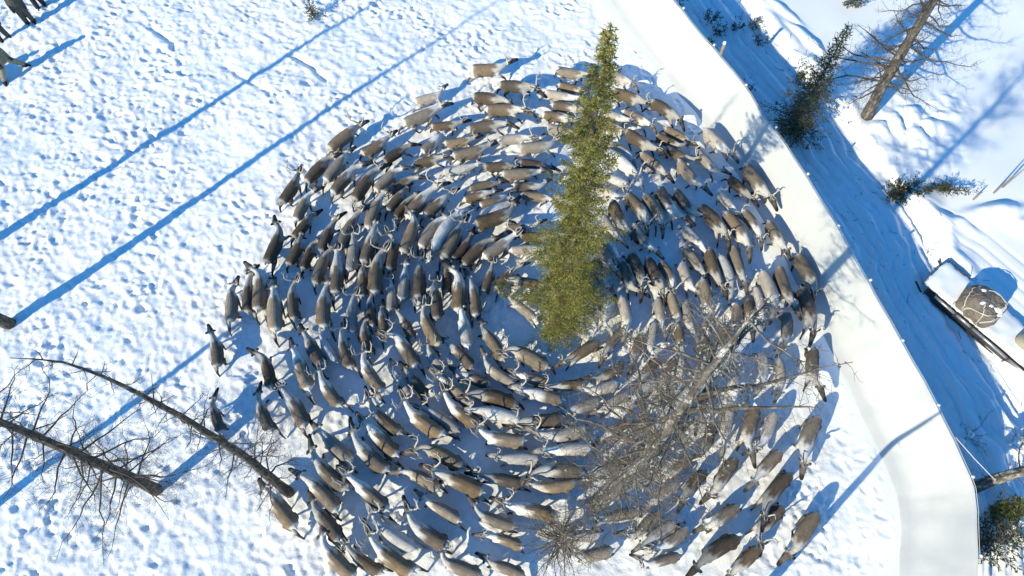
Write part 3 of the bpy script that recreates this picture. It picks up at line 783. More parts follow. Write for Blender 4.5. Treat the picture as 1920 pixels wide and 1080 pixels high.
for j in range(nv + 1):
    for i in range(nu):
        V.append(bund(i * 2 * math.pi / nu, (j / nv) * math.pi / 2))
for j in range(nv):
    for i in range(nu):
        i2 = (i + 1) % nu; F.append((j * nu + i, j * nu + i2, (j + 1) * nu + i2, (j + 1) * nu + i))
mb = MB(); mb.add(V, F); tarp = mb.build('tarpaulin', CANVAS, bun)
for (ta, t1, p1) in ((-2.05, -3.6, 1.0), (-2.0, 1.7, 1.30), (-1.95, .6, 1.2), (-1.15, 2.3, 1.35), (-1.1, .2, .9), (-1.2, -1.6, 1.25)):
    pts = []
    for k in range(16):
        u = k / 15; th = ta + (t1 - ta) * u ** 2.2; ph = .03 + (p1 - .03) * u ** .8
        p = np.array(bund(th, ph)); n_ = p / max(np.linalg.norm(p), .1); pts.append(p + n_ * .022 + [0, 0, .012])
    MB().tube(pts, .012, 5).build('rope', ROPE, bun)
rng = np.random.RandomState(4)
for k in range(5):
    th = rng.uniform(0, 6.28); ph = rng.uniform(.8, 1.45); Vv = []; n_ = 12; r = rng.uniform(.08, .20)
    c = np.array(bund(th, ph))
    for rr, zz in ((1., -.03), (.8, .012), (.4, .022)):
        for q in range(n_):
            an = q * 2 * math.pi / n_; w = 1 + .8 * float(lattice(np.array(math.cos(an) * 1.3 + k * 5), np.array(math.sin(an) * 1.3), .7, 85))
            Vv.append(c + np.array([math.cos(an) * r * rr * w, math.sin(an) * r * rr * w * .7, zz]))
    Ff = [(a_ * n_ + q, a_ * n_ + (q + 1) % n_, (a_ + 1) * n_ + (q + 1) % n_, (a_ + 1) * n_ + q) for a_ in range(2) for q in range(n_)] + [tuple(2 * n_ + q for q in range(n_))]
    sm = MB(); sm.add(Vv, Ff); sm.build('snow_patch', SNOW, tarp)
# khaki covered load at the far end
cov = empty('covered_box', sl(3.75, .70, ZS + .62)); tag(cov, 'khaki canvas covered box on the sled at the right edge', 'box')
c0 = Vector(sl(3.75, .70, ZS + .62))
mb = MB().box(sl(3.75, .70, ZS + .76), (.9, .62, .32), AX, .12); o = mb.build('cover', KHAKI, cov); o.data.transform(Matrix.Translation(-c0))
mb = MB().box(sl(3.55, .72, ZS + .925), (.12, .2, .03), AX, .01); o = mb.build('buckle', DARK, cov); o.data.transform(Matrix.Translation(-c0))

# ---------------------------------------------------------------- remeshed bodies
def remesh(mb, voxel, ratio, name):
    me = mesh_np(name, np.concatenate(mb.v), mb.f)
    o = bpy.data.objects.new(name, me); COL.objects.link(o)
    r = o.modifiers.new('r', 'REMESH'); r.mode = 'VOXEL'; r.voxel_size = voxel
    s = o.modifiers.new('s', 'SMOOTH'); s.iterations = 5; s.factor = .5
    if ratio < 1: d = o.modifiers.new('d', 'DECIMATE'); d.ratio = ratio
    dg = bpy.context.evaluated_depsgraph_get(); dg.update()
    res = bpy.data.meshes.new_from_object(o.evaluated_get(dg)); res.name = name
    bpy.data.objects.remove(o, do_unlink=True); bpy.data.meshes.remove(me)
    res.polygons.foreach_set('use_smooth', np.ones(len(res.polygons), dtype=bool))
    co = np.empty(len(res.vertices) * 3, np.float32); res.vertices.foreach_get('co', co)
    return res, co.reshape(-1, 3).astype(float)

def paint(me, col):
    at = me.color_attributes.new('coat', 'FLOAT_COLOR', 'POINT')
    at.data.foreach_set('color', np.concatenate([col, np.ones((len(col), 1))], 1).astype(np.float32).ravel())

def person(name, x, y, rz, cols, label, seed, stance=.22):
    rng = np.random.RandomState(seed); mb = MB()
    for sgn in (-1, 1):
        f = .09 * sgn * rng.uniform(-1, 1)
        mb.tube([(0, sgn * .10, .92), (.02 + f * .5, sgn * (.10 + stance * .2), .50), (f, sgn * (.10 + stance * .35), .12), (f, sgn * (.10 + stance * .38), .0)], [.145, .118, .105, .09], 12)
        mb.tube([(f - .09, sgn * (.10 + stance * .38), .05), (f + .02, sgn * (.10 + stance * .4), .06), (f + .15, sgn * (.11 + stance * .42), .045), (f + .20, sgn * (.115 + stance * .42), .035)], [.055, .062, .055, .03], 10)
        mb.tube([(0, sgn * .20, 1.42), (.0, sgn * .27, 1.15), (.08, sgn * .27, .92)], [.085, .07, .055], 10)
        hb = np.array([.10, sgn * .27, .86])
        mb.tube([(.08, sgn * .27, .93), tuple(hb), tuple(hb + [.02, 0, -.05])], [.045, .048, .035], 8)
        for q in range(4): mb.tube([hb + [-.025 + .022 * q, 0, -.02], hb + [-.015 + .024 * q, -sgn * .008, -.07], hb + [-.005 + .024 * q, -sgn * .025, -.105 + .006 * abs(q - 1.5)]], [.014, .013, .010], 6)
        mb.tube([hb + [.03, -sgn * .01, .0], hb + [.065, -sgn * .025, -.035], hb + [.07, -sgn * .03, -.065]], [.015, .013, .010], 6)
    v, f_ = tube([(0, 0, .80), (0, 0, .95), (.0, 0, 1.15), (0, 0, 1.32), (0, 0, 1.44), (0, 0, 1.52)], [.25, .26, .25, .26, .21, .08], 16)
    v[:, 0] *= .72; mb.add(v, f_)
    mb.tube([(0, 0, 1.44), (.01, 0, 1.58)], [.07, .065], 10)
    v, f_ = tube([(.02, 0, 1.52), (.02, 0, 1.57), (.015, 0, 1.64), (.0, 0, 1.70), (-.005, 0, 1.755), (0, 0, 1.775)], [.05, .075, .088, .092, .07, .02], 14); v[:, 0] = (v[:, 0] - .01) * 1.18 + .01; mb.add(v, f_)
    mb.tube([(.10, 0, 1.66), (.135, 0, 1.625), (.10, 0, 1.615)], [.012, .018, .012], 8)
    for sgn in (-1, 1): mb.tube([(0, sgn * .085, 1.65), (-.01, sgn * .105, 1.655)], [.03, .02], 8)
    me, co = remesh(mb, .018, .5, 'person')
    z = co[:, 2]; c = np.tile(np.array(cols[0]), (len(co), 1))
    w = (z > .84)[:, None]; c = np.where(w, np.array(cols[1]), c)
    hand = (np.hypot(co[:, 0] - .1, np.abs(co[:, 1]) - .26) < .11) & (z < .92) & (np.abs(co[:, 1]) > .2) & (z > .7); c[hand] = (.03, .03, .03)
    c[z < .20] = (.02, .02, .022)
    face = (z > 1.52) & (co[:, 0] > .035); c[z > 1.53] = (.35, .2, .14); c[(z > 1.665) | ((z > 1.53) & (co[:, 0] < .02))] = cols[2]
    eye = (np.abs(z - 1.655) < .012) & (np.abs(np.abs(co[:, 1]) - .033) < .014) & (co[:, 0] > .07); c[eye] = (.02, .015, .01)
    mou = (np.abs(z - 1.585) < .007) & (np.abs(co[:, 1]) < .028) & (co[:, 0] > .07); c[mou] = (.22, .08, .06)
    paint(me, c)
    o = link(name, me, None, CLOTH); o.location = (x, y, gz(x, y) - .03); o.rotation_euler = (0, 0, rz)
    tag(o, label, 'person', 'people at the top left corner'); return o
person('person', -21.62, 23.55, R(-60), [(.085, .08, .062), (.07, .07, .06), (.03, .03, .03)], 'person in olive trousers and black boots standing in the top left corner', 1, .1)
person('person', -21.42, 24.5, R(-50), [(.03, .032, .04), (.04, .04, .05), (.05, .05, .06)], 'person in near-black trousers standing right behind the olive trousers', 2, .15)
person('person', -21.45, 20.6, R(-30), [(.26, .24, .17), (.18, .17, .12), (.05, .05, .05)], 'person in pale khaki trousers standing at the left edge', 3, 1.3)
person('person', -23.35, 19.1, R(20), [(.05, .05, .06), (.10, .09, .07), (.04, .04, .04)], 'person outside the left edge, lower of two whose shadows merge', 5, .3)
person('person', -23.2, 19.75, R(0), [(.09, .085, .07), (.05, .06, .08), (.06, .05, .04)], 'person outside the left edge, upper of two whose shadows merge', 6, .3)
person('person', -22.5, 22.6, R(-40), [(.06, .062, .075), (.08, .08, .1), (.04, .04, .04)], 'person in dark grey trousers between the olive and khaki trousers', 4, .2)

# ---------------------------------------------------------------- the reindeer
def reindeer_body(leg):
    mb = MB()
    sec = [(-.80, .97, .035, .05), (-.765, .955, .12, .14), (-.70, .92, .19, .21), (-.58, .89, .222, .255), (-.40, .865, .242, .285), (-.15, .845, .258, .31), (.10, .84, .250, .315),
           (.28, .86, .220, .305), (.42, .90, .175, .255), (.54, .955, .138, .205), (.66, 1.01, .112, .165), (.78, 1.06, .098, .13), (.87, 1.085, .104, .115), (.96, 1.085, .110, .115), (1.06, 1.05, .090, .095),
           (1.17, 1.00, .072, .075), (1.27, .965, .062, .060), (1.31, .95, .028, .028)]
    an = np.arange(18) * 2 * math.pi / 18; V = []
    for x, z, ry, rz in sec:
        for t in an:
            yy = ry * math.cos(t); zz = rz * math.sin(t)
            zz *= 1.0 if zz > 0 else 1.08
            V.append((x, yy, z + zz))
    F = []
    for i in range(len(sec) - 1):
        for k in range(18):
            k2 = (k + 1) % 18; F.append((i * 18 + k, (i + 1) * 18 + k, (i + 1) * 18 + k2, i * 18 + k2))
    F.append(tuple(range(18))); F.append(tuple((len(sec) - 1) * 18 + k for k in range(18))[::-1])
    mb.add(V, F)
    mb.tube([(-.78, 0, 1.0), (-.85, 0, .97), (-.88, 0, .90)], [.045, .042, .02], 8)            # tail
    for s in (-1, 1):
        mb.tube([(.89, s * .08, 1.14), (.86, s * .15, 1.17), (.82, s * .23, 1.17)], [.034, .052, .016], 8)   # ears
        f1, h1 = leg[0 if s > 0 else 1], leg[2 if s > 0 else 3]
        mb.tube([(.34, s * .13, .80), (.36 + f1 * .3, s * .155, .55), (.37 + f1 * .7, s * .165, .36), (.35 + f1 * 1.0 - abs(f1) * .06, s * .17, .12), (.38 + f1 * 1.05, s * .17, .0)], [.115, .068, .046, .034, .048], 10)
        mb.tube([(-.50, s * .14, .84), (-.47 + h1 * .3, s * .165, .64), (-.66 + h1 * .65, s * .165, .42), (-.62 + h1 * 1.0, s * .165, .12), (-.58 + h1 * 1.05, s * .165, .0)], [.165, .112, .050, .035, .048], 10)
    return remesh(mb, .021, .30, 'reindeer_body')

COATS = {
    'b': ((.195, .146, .098), (.62, .59, .535), (.13, .11, .092), (.085, .07, .058)),
    'b2': ((.23, .18, .127), (.55, .51, .45), (.15, .125, .105), (.09, .076, .062)),
    'b3': ((.15, .112, .077), (.58, .555, .51), (.10, .085, .072), (.065, .055, .046)),
    'd': ((.115, .087, .062), (.40, .375, .34), (.065, .056, .05), (.045, .038, .034)),
    'l': ((.40, .35, .295), (.66, .635, .595), (.24, .215, .19), (.15, .13, .11)),
    'w': ((.53, .51, .475), (.57, .55, .52), (.46, .435, .40), (.34, .31, .28)),
    'p': ((.235, .180, .128), (.80, .78, .75), (.62, .58, .54), (.40, .36, .32)),
}
def coat_colours(co, kind):
    base, neck, head, leg = [np.array(c) for c in COATS[kind]]
    x, y, z = co.T
    n = .06 * np.sin(17 * y + 5 * z) + .05 * np.sin(23 * z + 9 * x + 1.3) + .04 * np.sin(31 * y - 11 * x)
    n2 = lattice(x * 3 + 7, y * 3 + z * 2, .5, 91)
    c = np.tile(base, (len(co), 1))
    def mix(c, col, w): return c * (1 - w[:, None]) + np.asarray(col) * w[:, None]
    if kind == 'p':
        c = mix(c, neck, sstep(-.05, .12, n2 + .25 * np.sin(4 * x + 1)))
    c = mix(c, base * 1.35 + .02, sstep(.74, .60, z) * .6 * (np.abs(x) < .7))
    nx = {'b2': .12, 'b3': -.10}.get(kind, 0.)
    c = mix(c, neck, sstep(.14 + nx, .34 + nx, x + n * 1.2))
    c = mix(c, neck * .92, sstep(-.66, -.75, x + n * .3) * (z > .55))
    c = mix(c, head, sstep(.80, .90, x + n * .4) * (z > .7))
    c = mix(c, head * .25, sstep(1.14, 1.22, x) * (z > .7))
    c = mix(c, leg, sstep(.62, .48, z))
    c = mix(c, leg * .5, sstep(.16, .08, z))
    ear = (np.abs(y) > .118) & (x > .76) & (x < .94) & (z > 1.08); c[ear] = head * .8
    eye = np.hypot(np.hypot(x - 1.0, np.abs(y) - .095), z - 1.10) < .03; c[eye] = (.012, .01, .009)
    return np.clip(c, 0, 1)

def bend(co, yaw, drop, curv=0.):
    co = co.copy(); piv = .40
    hd_ = (sstep(.78, .92, co[:, 0]) * (co[:, 2] > .7) * .20)[:, None]; hp = np.array([.86, 0, 1.06]); co = co + (co - hp) * hd_
    t = sstep(.40, .95, co[:, 0]); 
    aa = yaw * t; dx = co[:, 0] - piv; m = (co[:, 0] > piv) & (co[:, 2] > .62)
    w = sstep(.55, .75, co[:, 2])
    nx = piv + dx * np.cos(aa) - co[:, 1] * np.sin(aa); ny = dx * np.sin(aa) + co[:, 1] * np.cos(aa)
    co[:, 0] = np.where(m, co[:, 0] + (nx - co[:, 0]) * w, co[:, 0]); co[:, 1] = np.where(m, co[:, 1] + (ny - co[:, 1]) * w, co[:, 1])
    co[:, 2] = np.where(m, co[:, 2] - drop * t * w, co[:, 2])
    co[:, 1] += curv * co[:, 0] ** 2
    return co

def antler_shape(size, side, yaw, drop, curv, seed):
    rng = np.random.RandomState(seed); mb = MB(); k = {1: .62, 2: 1.12}[size]
    b = np.array([.90, .05, 1.17])
    pts = b + np.array([(0, 0, 0), (-.07, .08, .09), (-.15, .19, .20), (-.15, .28, .36), (-.05, .31, .50), (.08, .27, .58)]) * np.array([k, k, k])
    pts = pts + rng.normal(0, .012, pts.shape); pts[0] = b
    shapes = [(pts, np.array([.029, .028, .026, .024, .020, .010]) * (.8 + .3 * k))]
    shapes.append((np.array([pts[0] + [0, .01, .03], pts[0] + np.array([.12, .02, .08]) * k, pts[0] + np.array([.22, -.01, .10]) * k, pts[0] + np.array([.25, -.03, .16]) * k]), np.array([.015, .014, .013, .006])))
    if size == 2:
        shapes.append((np.array([pts[2], pts[2] + [.10, .06, .05], pts[2] + [.19, .08, .13]]), np.array([.014, .012, .005])))
        shapes.append((np.array([pts[3], pts[3] + [-.10, .04, .05]]), np.array([.012, .005])))
        shapes.append((np.array([pts[4], pts[4] + [-.02, .05, .11], pts[4] + [.02, .04, .17]]), np.array([.012, .010, .004])))
    for p, r in shapes:
        p = p.copy(); p[:, 1] *= side
        aa = yaw; dx = p[:, 0] - .40
        q = p.copy(); q[:, 0] = .40 + dx * math.cos(aa) - p[:, 1] * math.sin(aa); q[:, 1] = dx * math.sin(aa) + p[:, 1] * math.cos(aa); q[:, 2] -= drop; q[:, 1] += curv * q[:, 0] ** 2
        mb.tube(q, r, 6)
    return mesh_np('antler', np.concatenate(mb.v), mb.f)

LEGS = [(.42, -.36, -.46, .36), (-.28, .46, .34, -.42), (.20, -.14, -.30, .18)]
POSES = [(0, 0.0, .04, .0), (1, .30, .08, .12), (2, -.36, .06, -.12), (0, .16, .24, -.08), (1, -.15, .0, -.16), (2, .05, .14, .10), (1, .62, .10, .05), (2, -.62, .05, -.04), (0, -.28, .30, .06)]
_geo = [reindeer_body(l) for l in LEGS]
BODY = {}
for pi, (li_, yaw, drop, curv) in enumerate(POSES):
    me0, rest = _geo[li_]
    for k in COATS:
        me = me0.copy(); me.name = 'reindeer_body'
        me.vertices.foreach_set('co', bend(rest, yaw, drop, curv).astype(np.float32).ravel())
        paint(me, coat_colours(rest, k)); me.update()
        me.materials.append(COAT); BODY[(pi, k)] = me
ANT = {(pi, sz, sd): None for pi in range(len(POSES)) for sz in (1, 2) for sd in (1, -1)}
for key in ANT:
    pi, sz, sd = key; me = antler_shape(sz, sd, POSES[pi][1], POSES[pi][2], POSES[pi][3], 7 + pi * 10 + sz + (0 if sd > 0 else 3)); me.materials.append(ANTLER); ANT[key] = me
for me, _ in _geo: bpy.data.meshes.remove(me)

HOURS = ['twelve', 'one', 'two', 'three', 'four', 'five', 'six', 'seven', 'eight', 'nine', 'ten', 'eleven']
COATNAME = dict(b='brown pale-necked', d='dark brown', l='pale fawn', w='white', p='piebald brown and white')
ANTNAME = ['', 'short-antlered ', 'antlered ']
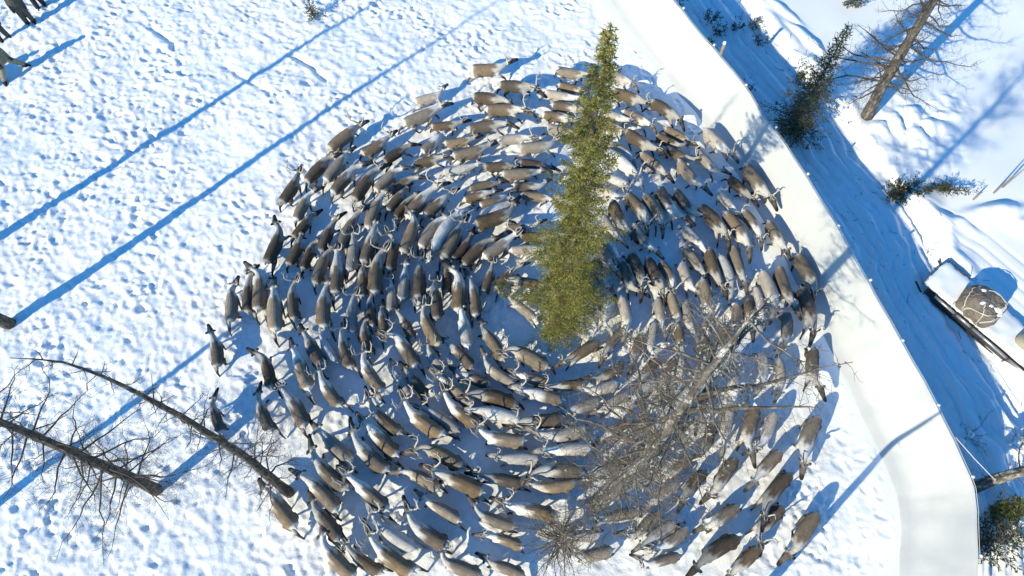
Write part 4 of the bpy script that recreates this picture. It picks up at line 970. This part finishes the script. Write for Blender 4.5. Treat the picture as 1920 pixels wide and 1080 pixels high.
# x, y, heading, size, coat, antlers, half-hour sector of the ring, place counted outward in that sector
HERD = """
-6.71 16.65 0.82 1.05 b 2 21 outermost
-7.54 15.14 0.97 0.98 d 0 20 fourteenth
-6.84 15.22 1.04 1.00 b 0 21 sixteenth
-6.46 14.69 0.97 1.05 b 0 20 eleventh
-5.40 16.34 0.66 0.89 b 2 21 fifteenth
-8.47 14.28 1.19 0.93 d 2 20 outermost
-5.69 14.44 1.12 1.07 d 1 21 thirteenth
-4.87 14.75 0.88 0.90 b 0 21 twelfth
-0.96 20.22 0.08 1.01 b 1 23 outermost
-3.42 18.84 0.35 0.86 l 0 22 outermost
-3.65 17.74 0.48 1.10 b 1 22 tenth
0.22 19.30 -0.10 1.02 b 2 0 eleventh
-0.86 18.73 -0.17 1.02 b 0 23 twelfth
-0.30 18.17 -0.04 1.03 b 2 23 eleventh
-2.66 17.44 0.16 0.82 d 2 22 ninth
-1.04 17.36 0.17 1.01 b 0 23 tenth
-3.22 16.61 0.85 0.80 p 0 22 eighth
-2.12 16.68 0.21 0.80 b 1 22 seventh
0.06 16.73 0.10 0.89 l 2 0 seventh
-1.62 16.03 0.33 1.00 b 1 23 ninth
-3.34 15.76 0.32 0.80 b 1 22 sixth
-2.05 15.32 0.24 0.90 w 0 22 fifth
1.02 16.28 0.11 0.98 l 2 0 sixth
-0.49 15.48 0.09 0.80 d 1 23 eighth
0.91 15.55 -0.20 0.81 d 0 0 fifth
0.34 15.06 0.05 0.98 b 0 0 fourth
0.66 14.55 -0.04 0.84 b 0 0 third
-1.10 14.64 0.25 0.80 b 0 23 seventh
0.95 14.11 -0.15 0.80 b 0 0 second
-1.31 14.18 0.33 0.80 b 0 22 fourth
-0.70 13.94 0.38 0.80 b 1 23 sixth
-4.62 16.08 0.69 0.80 d 0 21 fourteenth
-4.27 14.64 0.64 0.83 b 0 21 eleventh
-4.43 13.92 0.99 0.80 d 0 21 tenth
-4.16 13.63 0.96 0.80 b 0 21 ninth
-3.55 13.70 0.94 1.10 b 2 21 eighth
-2.87 13.70 0.78 0.93 b 2 21 seventh
2.51 20.04 -0.23 0.88 b 0 0 outermost
2.51 19.25 -0.32 0.81 b 0 1 fourth
2.01 18.77 -0.24 0.90 l 0 0 tenth
2.28 18.27 -0.24 0.89 b 0 1 second
1.90 17.80 -0.19 0.89 b 2 0 ninth
2.05 17.07 -0.29 0.90 l 0 0 eighth
4.44 19.83 -0.50 0.88 l 1 1 outermost
4.82 18.78 -0.40 0.94 b 1 1 fifth
6.30 18.10 -0.76 0.94 b 0 2 outermost
5.08 17.74 -0.58 0.86 b 1 2 tenth
3.91 17.38 -0.37 0.80 b 1 1 first
4.17 17.81 -0.43 0.80 l 1 1 third
5.12 16.51 -0.68 0.99 b 1 2 eighth
4.29 16.16 -0.63 0.86 l 0 2 sixth
4.32 15.46 -0.79 1.09 w 2 2 fifth
5.57 15.52 -0.82 0.87 b 0 2 seventh
6.68 16.93 -0.60 0.80 b 1 2 eleventh
6.28 16.60 -0.57 0.80 d 0 2 ninth
6.62 15.93 -0.56 0.80 b 2 3 eleventh
8.11 16.45 -0.94 0.97 l 2 3 outermost
6.86 14.95 -0.99 0.95 b 0 3 tenth
7.69 15.58 -0.98 0.85 l 0 3 twelfth
4.04 14.77 -0.47 0.80 w 2 2 fourth
3.71 14.25 -0.64 0.80 l 2 2 third
9.37 14.50 -1.14 1.10 d 1 4 outermost
8.78 14.40 -0.88 0.81 d 1 4 twelfth
8.23 13.71 -1.08 0.80 l 2 4 tenth
6.59 13.60 -1.00 0.95 b 0 3 ninth
7.58 12.89 -0.98 1.05 d 1 4 eighth
8.41 12.47 -1.13 1.09 b 0 4 ninth
9.04 12.74 -1.18 0.87 b 1 4 eleventh
9.81 12.23 -1.23 0.86 b 0 5 eleventh
6.83 12.19 -0.98 0.84 l 0 4 seventh
-7.97 13.53 1.25 0.88 b 1 20 thirteenth
-7.85 12.74 1.07 0.81 d 0 20 twelfth
-8.72 11.84 1.33 1.07 d 0 19 eleventh
-7.98 11.67 1.29 0.85 d 0 19 tenth
-7.52 11.50 1.33 0.82 d 0 19 ninth
-6.90 12.24 1.30 0.93 d 1 20 tenth
-6.95 10.96 1.32 0.98 b 0 19 eighth
-6.10 12.45 1.21 1.04 b 1 20 ninth
-5.24 13.26 1.30 1.03 b 0 20 eighth
-5.25 11.86 1.36 1.07 b 0 20 seventh
-9.01 10.02 1.67 1.10 b 0 19 outermost
-10.01 9.54 1.70 0.97 b 1 18 fifteenth
-9.47 9.85 1.67 0.94 d 0 18 fourteenth
-8.38 9.21 1.73 1.10 b 0 18 thirteenth
-7.83 9.58 1.73 0.95 d 2 18 twelfth
-6.69 9.34 1.63 1.05 b 0 18 tenth
-6.32 10.62 1.61 1.09 b 1 19 seventh
-5.83 11.48 1.54 0.97 l 2 19 sixth
-5.43 10.44 1.66 0.85 b 2 19 fifth
-4.93 10.67 1.54 1.10 b 2 19 fourth
-5.71 9.10 1.64 0.90 l 2 18 seventh
-5.05 9.28 1.72 0.82 d 0 18 fifth
-4.56 8.84 1.78 0.80 d 0 18 fourth
-5.11 8.18 1.86 0.87 d 0 18 sixth
-0.57 13.53 0.41 0.88 w 0 23 fifth
-0.61 12.99 0.36 1.10 d 0 23 fourth
0.33 12.72 0.04 0.83 b 1 23 third
0.89 12.29 -0.06 0.80 d 0 0 first
0.53 11.75 0.04 0.80 l 0 23 second
-3.09 12.49 1.06 1.00 b 0 21 sixth
-2.56 12.47 1.12 1.10 w 0 21 fifth
-2.21 12.08 1.13 1.06 b 2 21 fourth
-3.77 12.29 1.31 1.10 b 0 20 fifth
-1.81 11.83 1.00 0.80 d 0 21 third
-1.35 11.63 0.85 1.00 d 0 21 second
-0.49 11.79 0.67 0.97 b 2 22 third
-0.24 10.64 0.84 0.81 b 1 22 second
-0.85 10.56 1.25 0.80 d 1 21 first
-1.89 9.98 1.60 1.10 b 0 20 second
-1.35 9.75 1.73 0.99 b 0 20 first
-4.40 11.56 1.47 0.99 d 2 20 sixth
-3.92 10.37 1.50 0.87 l 0 19 second
-3.35 10.51 1.60 1.06 d 2 20 fourth
-4.35 9.91 1.60 0.80 l 1 19 third
-2.71 9.61 1.70 1.01 d 1 19 first
-2.37 10.61 1.58 0.80 d 0 20 third
0.47 10.44 2.92 0.80 d 2 23 first
0.35 9.41 2.44 0.80 l 0 22 first
-1.65 8.55 1.78 0.95 l 0 18 first
-0.66 8.03 2.15 1.00 b 0 17 first
-2.90 8.55 2.05 1.02 b 2 18 second
-3.67 7.81 2.16 1.04 b 2 17 fourth
-3.71 8.71 2.07 0.81 d 0 18 third
4.83 13.44 -1.04 0.99 b 2 3 sixth
5.41 13.36 -1.16 0.97 b 1 3 seventh
5.91 13.60 -1.12 1.01 b 0 3 eighth
4.03 13.06 -1.19 0.98 d 0 2 second
3.70 12.68 -1.07 0.80 l 0 2 first
4.85 12.19 -1.01 0.86 b 0 3 fifth
3.62 11.90 -0.92 0.80 l 1 3 fourth
3.34 11.42 -1.11 0.97 b 0 3 third
3.19 10.73 -1.16 0.80 b 0 3 second
2.93 10.32 -1.24 0.80 b 0 3 first
2.67 9.90 -1.25 0.80 d 0 4 first
4.16 10.56 -1.24 0.89 d 2 4 second
4.60 10.82 -1.33 0.99 d 1 4 third
5.19 10.64 -1.20 0.97 d 1 4 fourth
5.72 10.72 -1.21 0.80 b 2 4 fifth
6.34 10.59 -1.32 0.84 l 1 5 fourth
6.70 11.30 -1.08 0.84 b 0 4 sixth
7.31 10.91 -1.40 1.01 d 1 5 sixth
7.82 10.73 -1.38 0.92 w 0 5 seventh
8.22 11.06 -1.43 0.98 b 0 5 eighth
6.95 9.64 -1.44 1.05 b 0 5 fifth
5.80 9.38 -1.39 0.80 b 0 5 third
6.24 9.00 -1.44 0.83 l 0 6 fourth
5.27 9.17 -1.47 0.80 l 2 6 second
4.05 9.12 -1.49 0.89 l 1 5 second
3.35 9.23 -1.88 0.80 w 0 5 first
9.25 10.02 -1.37 1.02 l 0 5 ninth
9.73 10.14 -1.40 1.03 b 0 5 tenth
10.67 10.69 -1.29 1.03 b 1 5 outermost
10.45 9.25 -1.47 1.09 d 1 6 outermost
10.27 7.17 -1.73 0.91 d 0 7 tenth
8.62 7.07 -1.76 0.80 l 0 7 eighth
9.20 6.91 -1.70 0.80 l 0 7 ninth
8.42 9.13 -1.59 0.80 b 0 6 seventh
7.94 8.94 -1.83 0.80 b 0 6 sixth
5.88 8.09 -1.60 0.80 b 0 6 third
6.67 7.69 -1.80 0.80 b 1 7 sixth
8.84 9.60 -1.50 0.80 l 0 6 eighth
7.32 8.12 -1.97 0.80 b 0 6 fifth
2.38 7.69 -2.60 0.95 b 1 8 first
3.49 8.09 -2.24 0.80 b 1 7 first
3.33 6.96 -2.64 0.80 d 0 8 second
3.01 6.41 -2.88 0.80 l 0 9 first
1.83 6.53 -3.05 0.87 b 2 10 first
2.34 5.81 -2.83 0.82 l 0 10 second
3.38 5.95 -2.57 0.80 l 0 9 second
1.66 4.84 -3.02 1.04 l 2 11 first
1.83 4.37 -3.07 0.98 l 2 11 second
4.32 7.82 -1.97 0.80 d 0 7 second
4.88 8.23 -1.79 0.80 l 0 6 first
4.64 7.09 -2.28 0.80 b 0 7 third
5.30 6.94 -2.01 0.80 b 0 7 fourth
4.44 6.39 -2.49 0.80 l 0 8 third
5.80 6.96 -1.74 0.80 w 0 7 fifth
5.08 6.14 -2.55 0.80 b 0 8 fourth
7.09 5.18 -1.90 0.94 l 0 8 seventh
3.43 5.04 -2.57 0.80 b 0 9 third
3.94 4.92 -2.57 0.80 b 0 9 fourth
-3.78 6.70 2.17 0.80 l 1 17 fifth
-3.24 6.61 2.24 0.80 d 0 16 third
-2.93 5.23 2.49 1.10 b 2 15 fourth
-2.32 5.40 2.57 0.96 l 2 15 third
-1.71 5.57 2.45 1.03 b 2 15 second
-1.89 6.33 2.47 1.00 b 2 16 second
-2.63 7.43 2.27 0.80 l 2 17 third
-1.76 7.65 2.33 0.89 d 0 17 second
-1.32 6.82 2.77 0.83 b 0 16 first
-0.61 6.11 2.86 1.10 d 2 14 first
-0.52 6.96 2.48 0.87 l 0 15 first
0.56 7.51 2.63 1.06 b 2 13 first
0.70 6.78 2.84 0.80 b 2 12 first
1.04 6.17 2.89 0.94 p 2 12 second
-0.50 5.53 2.90 1.08 w 1 14 second
0.96 5.28 -3.09 1.01 d 2 12 third
-0.34 4.71 2.97 1.02 b 2 13 second
0.23 4.11 3.14 0.87 w 1 13 third
-2.27 4.19 2.65 1.07 b 2 14 third
-10.23 7.80 1.87 0.86 d 0 18 outermost
-8.34 7.08 1.95 0.95 d 0 17 tenth
-8.27 5.52 2.06 0.89 d 0 17 eleventh
-9.86 5.45 2.03 0.80 d 0 17 outermost
-7.18 7.05 2.01 1.08 b 0 17 eighth
-6.87 7.78 2.11 0.96 d 0 18 eleventh
-6.42 7.85 2.16 0.80 w 0 18 ninth
-5.78 7.74 1.92 0.94 d 2 18 eighth
-6.18 6.32 2.22 0.93 b 2 17 seventh
-4.80 6.85 2.15 1.02 b 2 17 sixth
-7.20 5.78 2.18 1.06 b 1 17 ninth
-5.76 4.47 2.39 1.04 b 0 16 seventh
-4.24 5.33 2.40 1.02 b 2 16 fourth
-4.27 4.68 2.35 1.05 b 2 16 fifth
-7.24 2.51 2.31 1.04 b 0 16 outermost
-5.77 2.15 2.32 0.98 b 0 15 seventh
-5.98 3.02 2.41 1.07 b 0 16 ninth
-5.85 3.58 2.40 1.09 b 0 16 eighth
-4.60 4.14 2.41 1.08 b 0 16 sixth
-4.48 2.97 2.48 1.10 b 2 15 sixth
-5.33 1.02 2.40 1.04 b 0 15 outermost
-4.53 0.99 2.57 0.90 d 1 14 outermost
-3.65 1.72 2.55 1.09 w 2 14 seventh
-3.66 1.07 2.54 1.10 b 2 14 eighth
-2.87 3.47 2.65 0.90 b 0 15 fifth
-2.62 1.78 2.58 1.05 b 2 14 sixth
-2.19 2.51 2.65 0.91 b 0 14 fifth
-1.64 3.32 2.75 1.10 b 2 14 fourth
-0.32 3.43 2.97 0.95 d 1 13 fourth
1.33 3.20 -3.06 0.96 b 0 12 fourth
1.44 3.72 3.13 1.08 b 2 11 third
0.62 2.48 2.94 1.10 b 2 12 outermost
-0.55 2.19 2.78 0.91 b 0 13 fifth
-0.23 1.63 2.84 0.80 b 1 13 sixth
-1.57 0.82 2.78 0.93 b 2 13 outermost
-0.19 0.82 2.81 0.83 b 0 13 seventh
3.30 2.34 -2.89 0.91 b 0 10 fifth
2.14 1.75 3.10 0.80 l 0 11 fourth
2.47 1.19 -2.99 0.85 b 0 11 outermost
4.57 1.82 -2.59 0.83 l 2 10 eighth
4.99 1.62 -2.61 0.81 b 0 10 ninth
4.16 2.03 -2.49 0.83 b 1 10 seventh
4.56 1.03 -2.90 0.80 b 2 10 outermost
6.25 1.34 -2.62 1.05 d 0 9 tenth
6.75 3.53 -2.22 0.93 d 1 9 eighth
5.34 3.81 -2.53 0.80 b 0 9 sixth
5.76 3.29 -2.32 0.80 d 0 9 seventh
4.28 3.58 -2.58 0.80 w 0 10 fourth
4.79 3.01 -2.55 0.80 l 0 10 sixth
8.21 3.86 -2.39 0.92 b 0 8 tenth
8.41 4.97 -2.10 0.92 l 1 8 ninth
9.66 4.76 -2.05 1.07 b 1 7 outermost
8.25 3.05 -2.33 1.05 d 1 8 outermost
7.98 2.17 -2.43 0.88 d 2 9 eleventh
8.99 1.82 -2.23 1.02 b 0 9 outermost
7.13 1.02 -2.49 0.80 b 1 9 twelfth
7.81 5.08 -1.93 0.97 b 0 8 eighth
6.43 4.70 -2.05 0.80 d 0 8 sixth
7.51 6.61 -1.62 0.95 l 0 7 seventh
6.36 5.95 -2.23 0.89 b 0 8 fifth
6.58 2.31 -2.57 0.83 b 0 9 ninth
5.22 4.83 -2.45 0.87 b 0 9 fifth
3.32 3.84 -2.78 0.98 b 0 10 third
9.64 8.54 -1.78 0.88 b 0 6 ninth
"""

rng = random.Random(12)
for ln in HERD.strip().split('\n'):
    q = ln.split(); x, y, hd, sc = [float(v) for v in q[:4]]; kind = q[4]; ant = int(q[5]); sec = int(q[6]); place = q[7]
    pi = rng.choice([0, 1, 2, 3, 4, 5, 0, 3, 4, 5, 6, 7, 8, 2, 4])
    body = bpy.data.objects.new('reindeer', BODY[(pi, rng.choice(['b', 'b2', 'b3']) if kind == 'b' else kind)]); COL.objects.link(body)
    body.location = (x, y, gz(x, y) - .13); body.rotation_euler = (0, 0, hd); sc *= .935; body.scale = (sc, sc * rng.uniform(.86, 1.02), sc * rng.uniform(.92, 1.0))
    clock = HOURS[sec // 2] + " o'clock" if sec % 2 == 0 else 'half past ' + HOURS[sec // 2]
    tag(body, '%s %sreindeer, %s from the ring centre at %s' % (COATNAME[kind], ANTNAME[ant], place, clock), 'reindeer', 'reindeer circling in the herd')
    if ant:
        for sd in (1, -1):
            an_ = bpy.data.objects.new('antler', ANT[(pi, ant, sd)]); COL.objects.link(an_); an_.parent = body
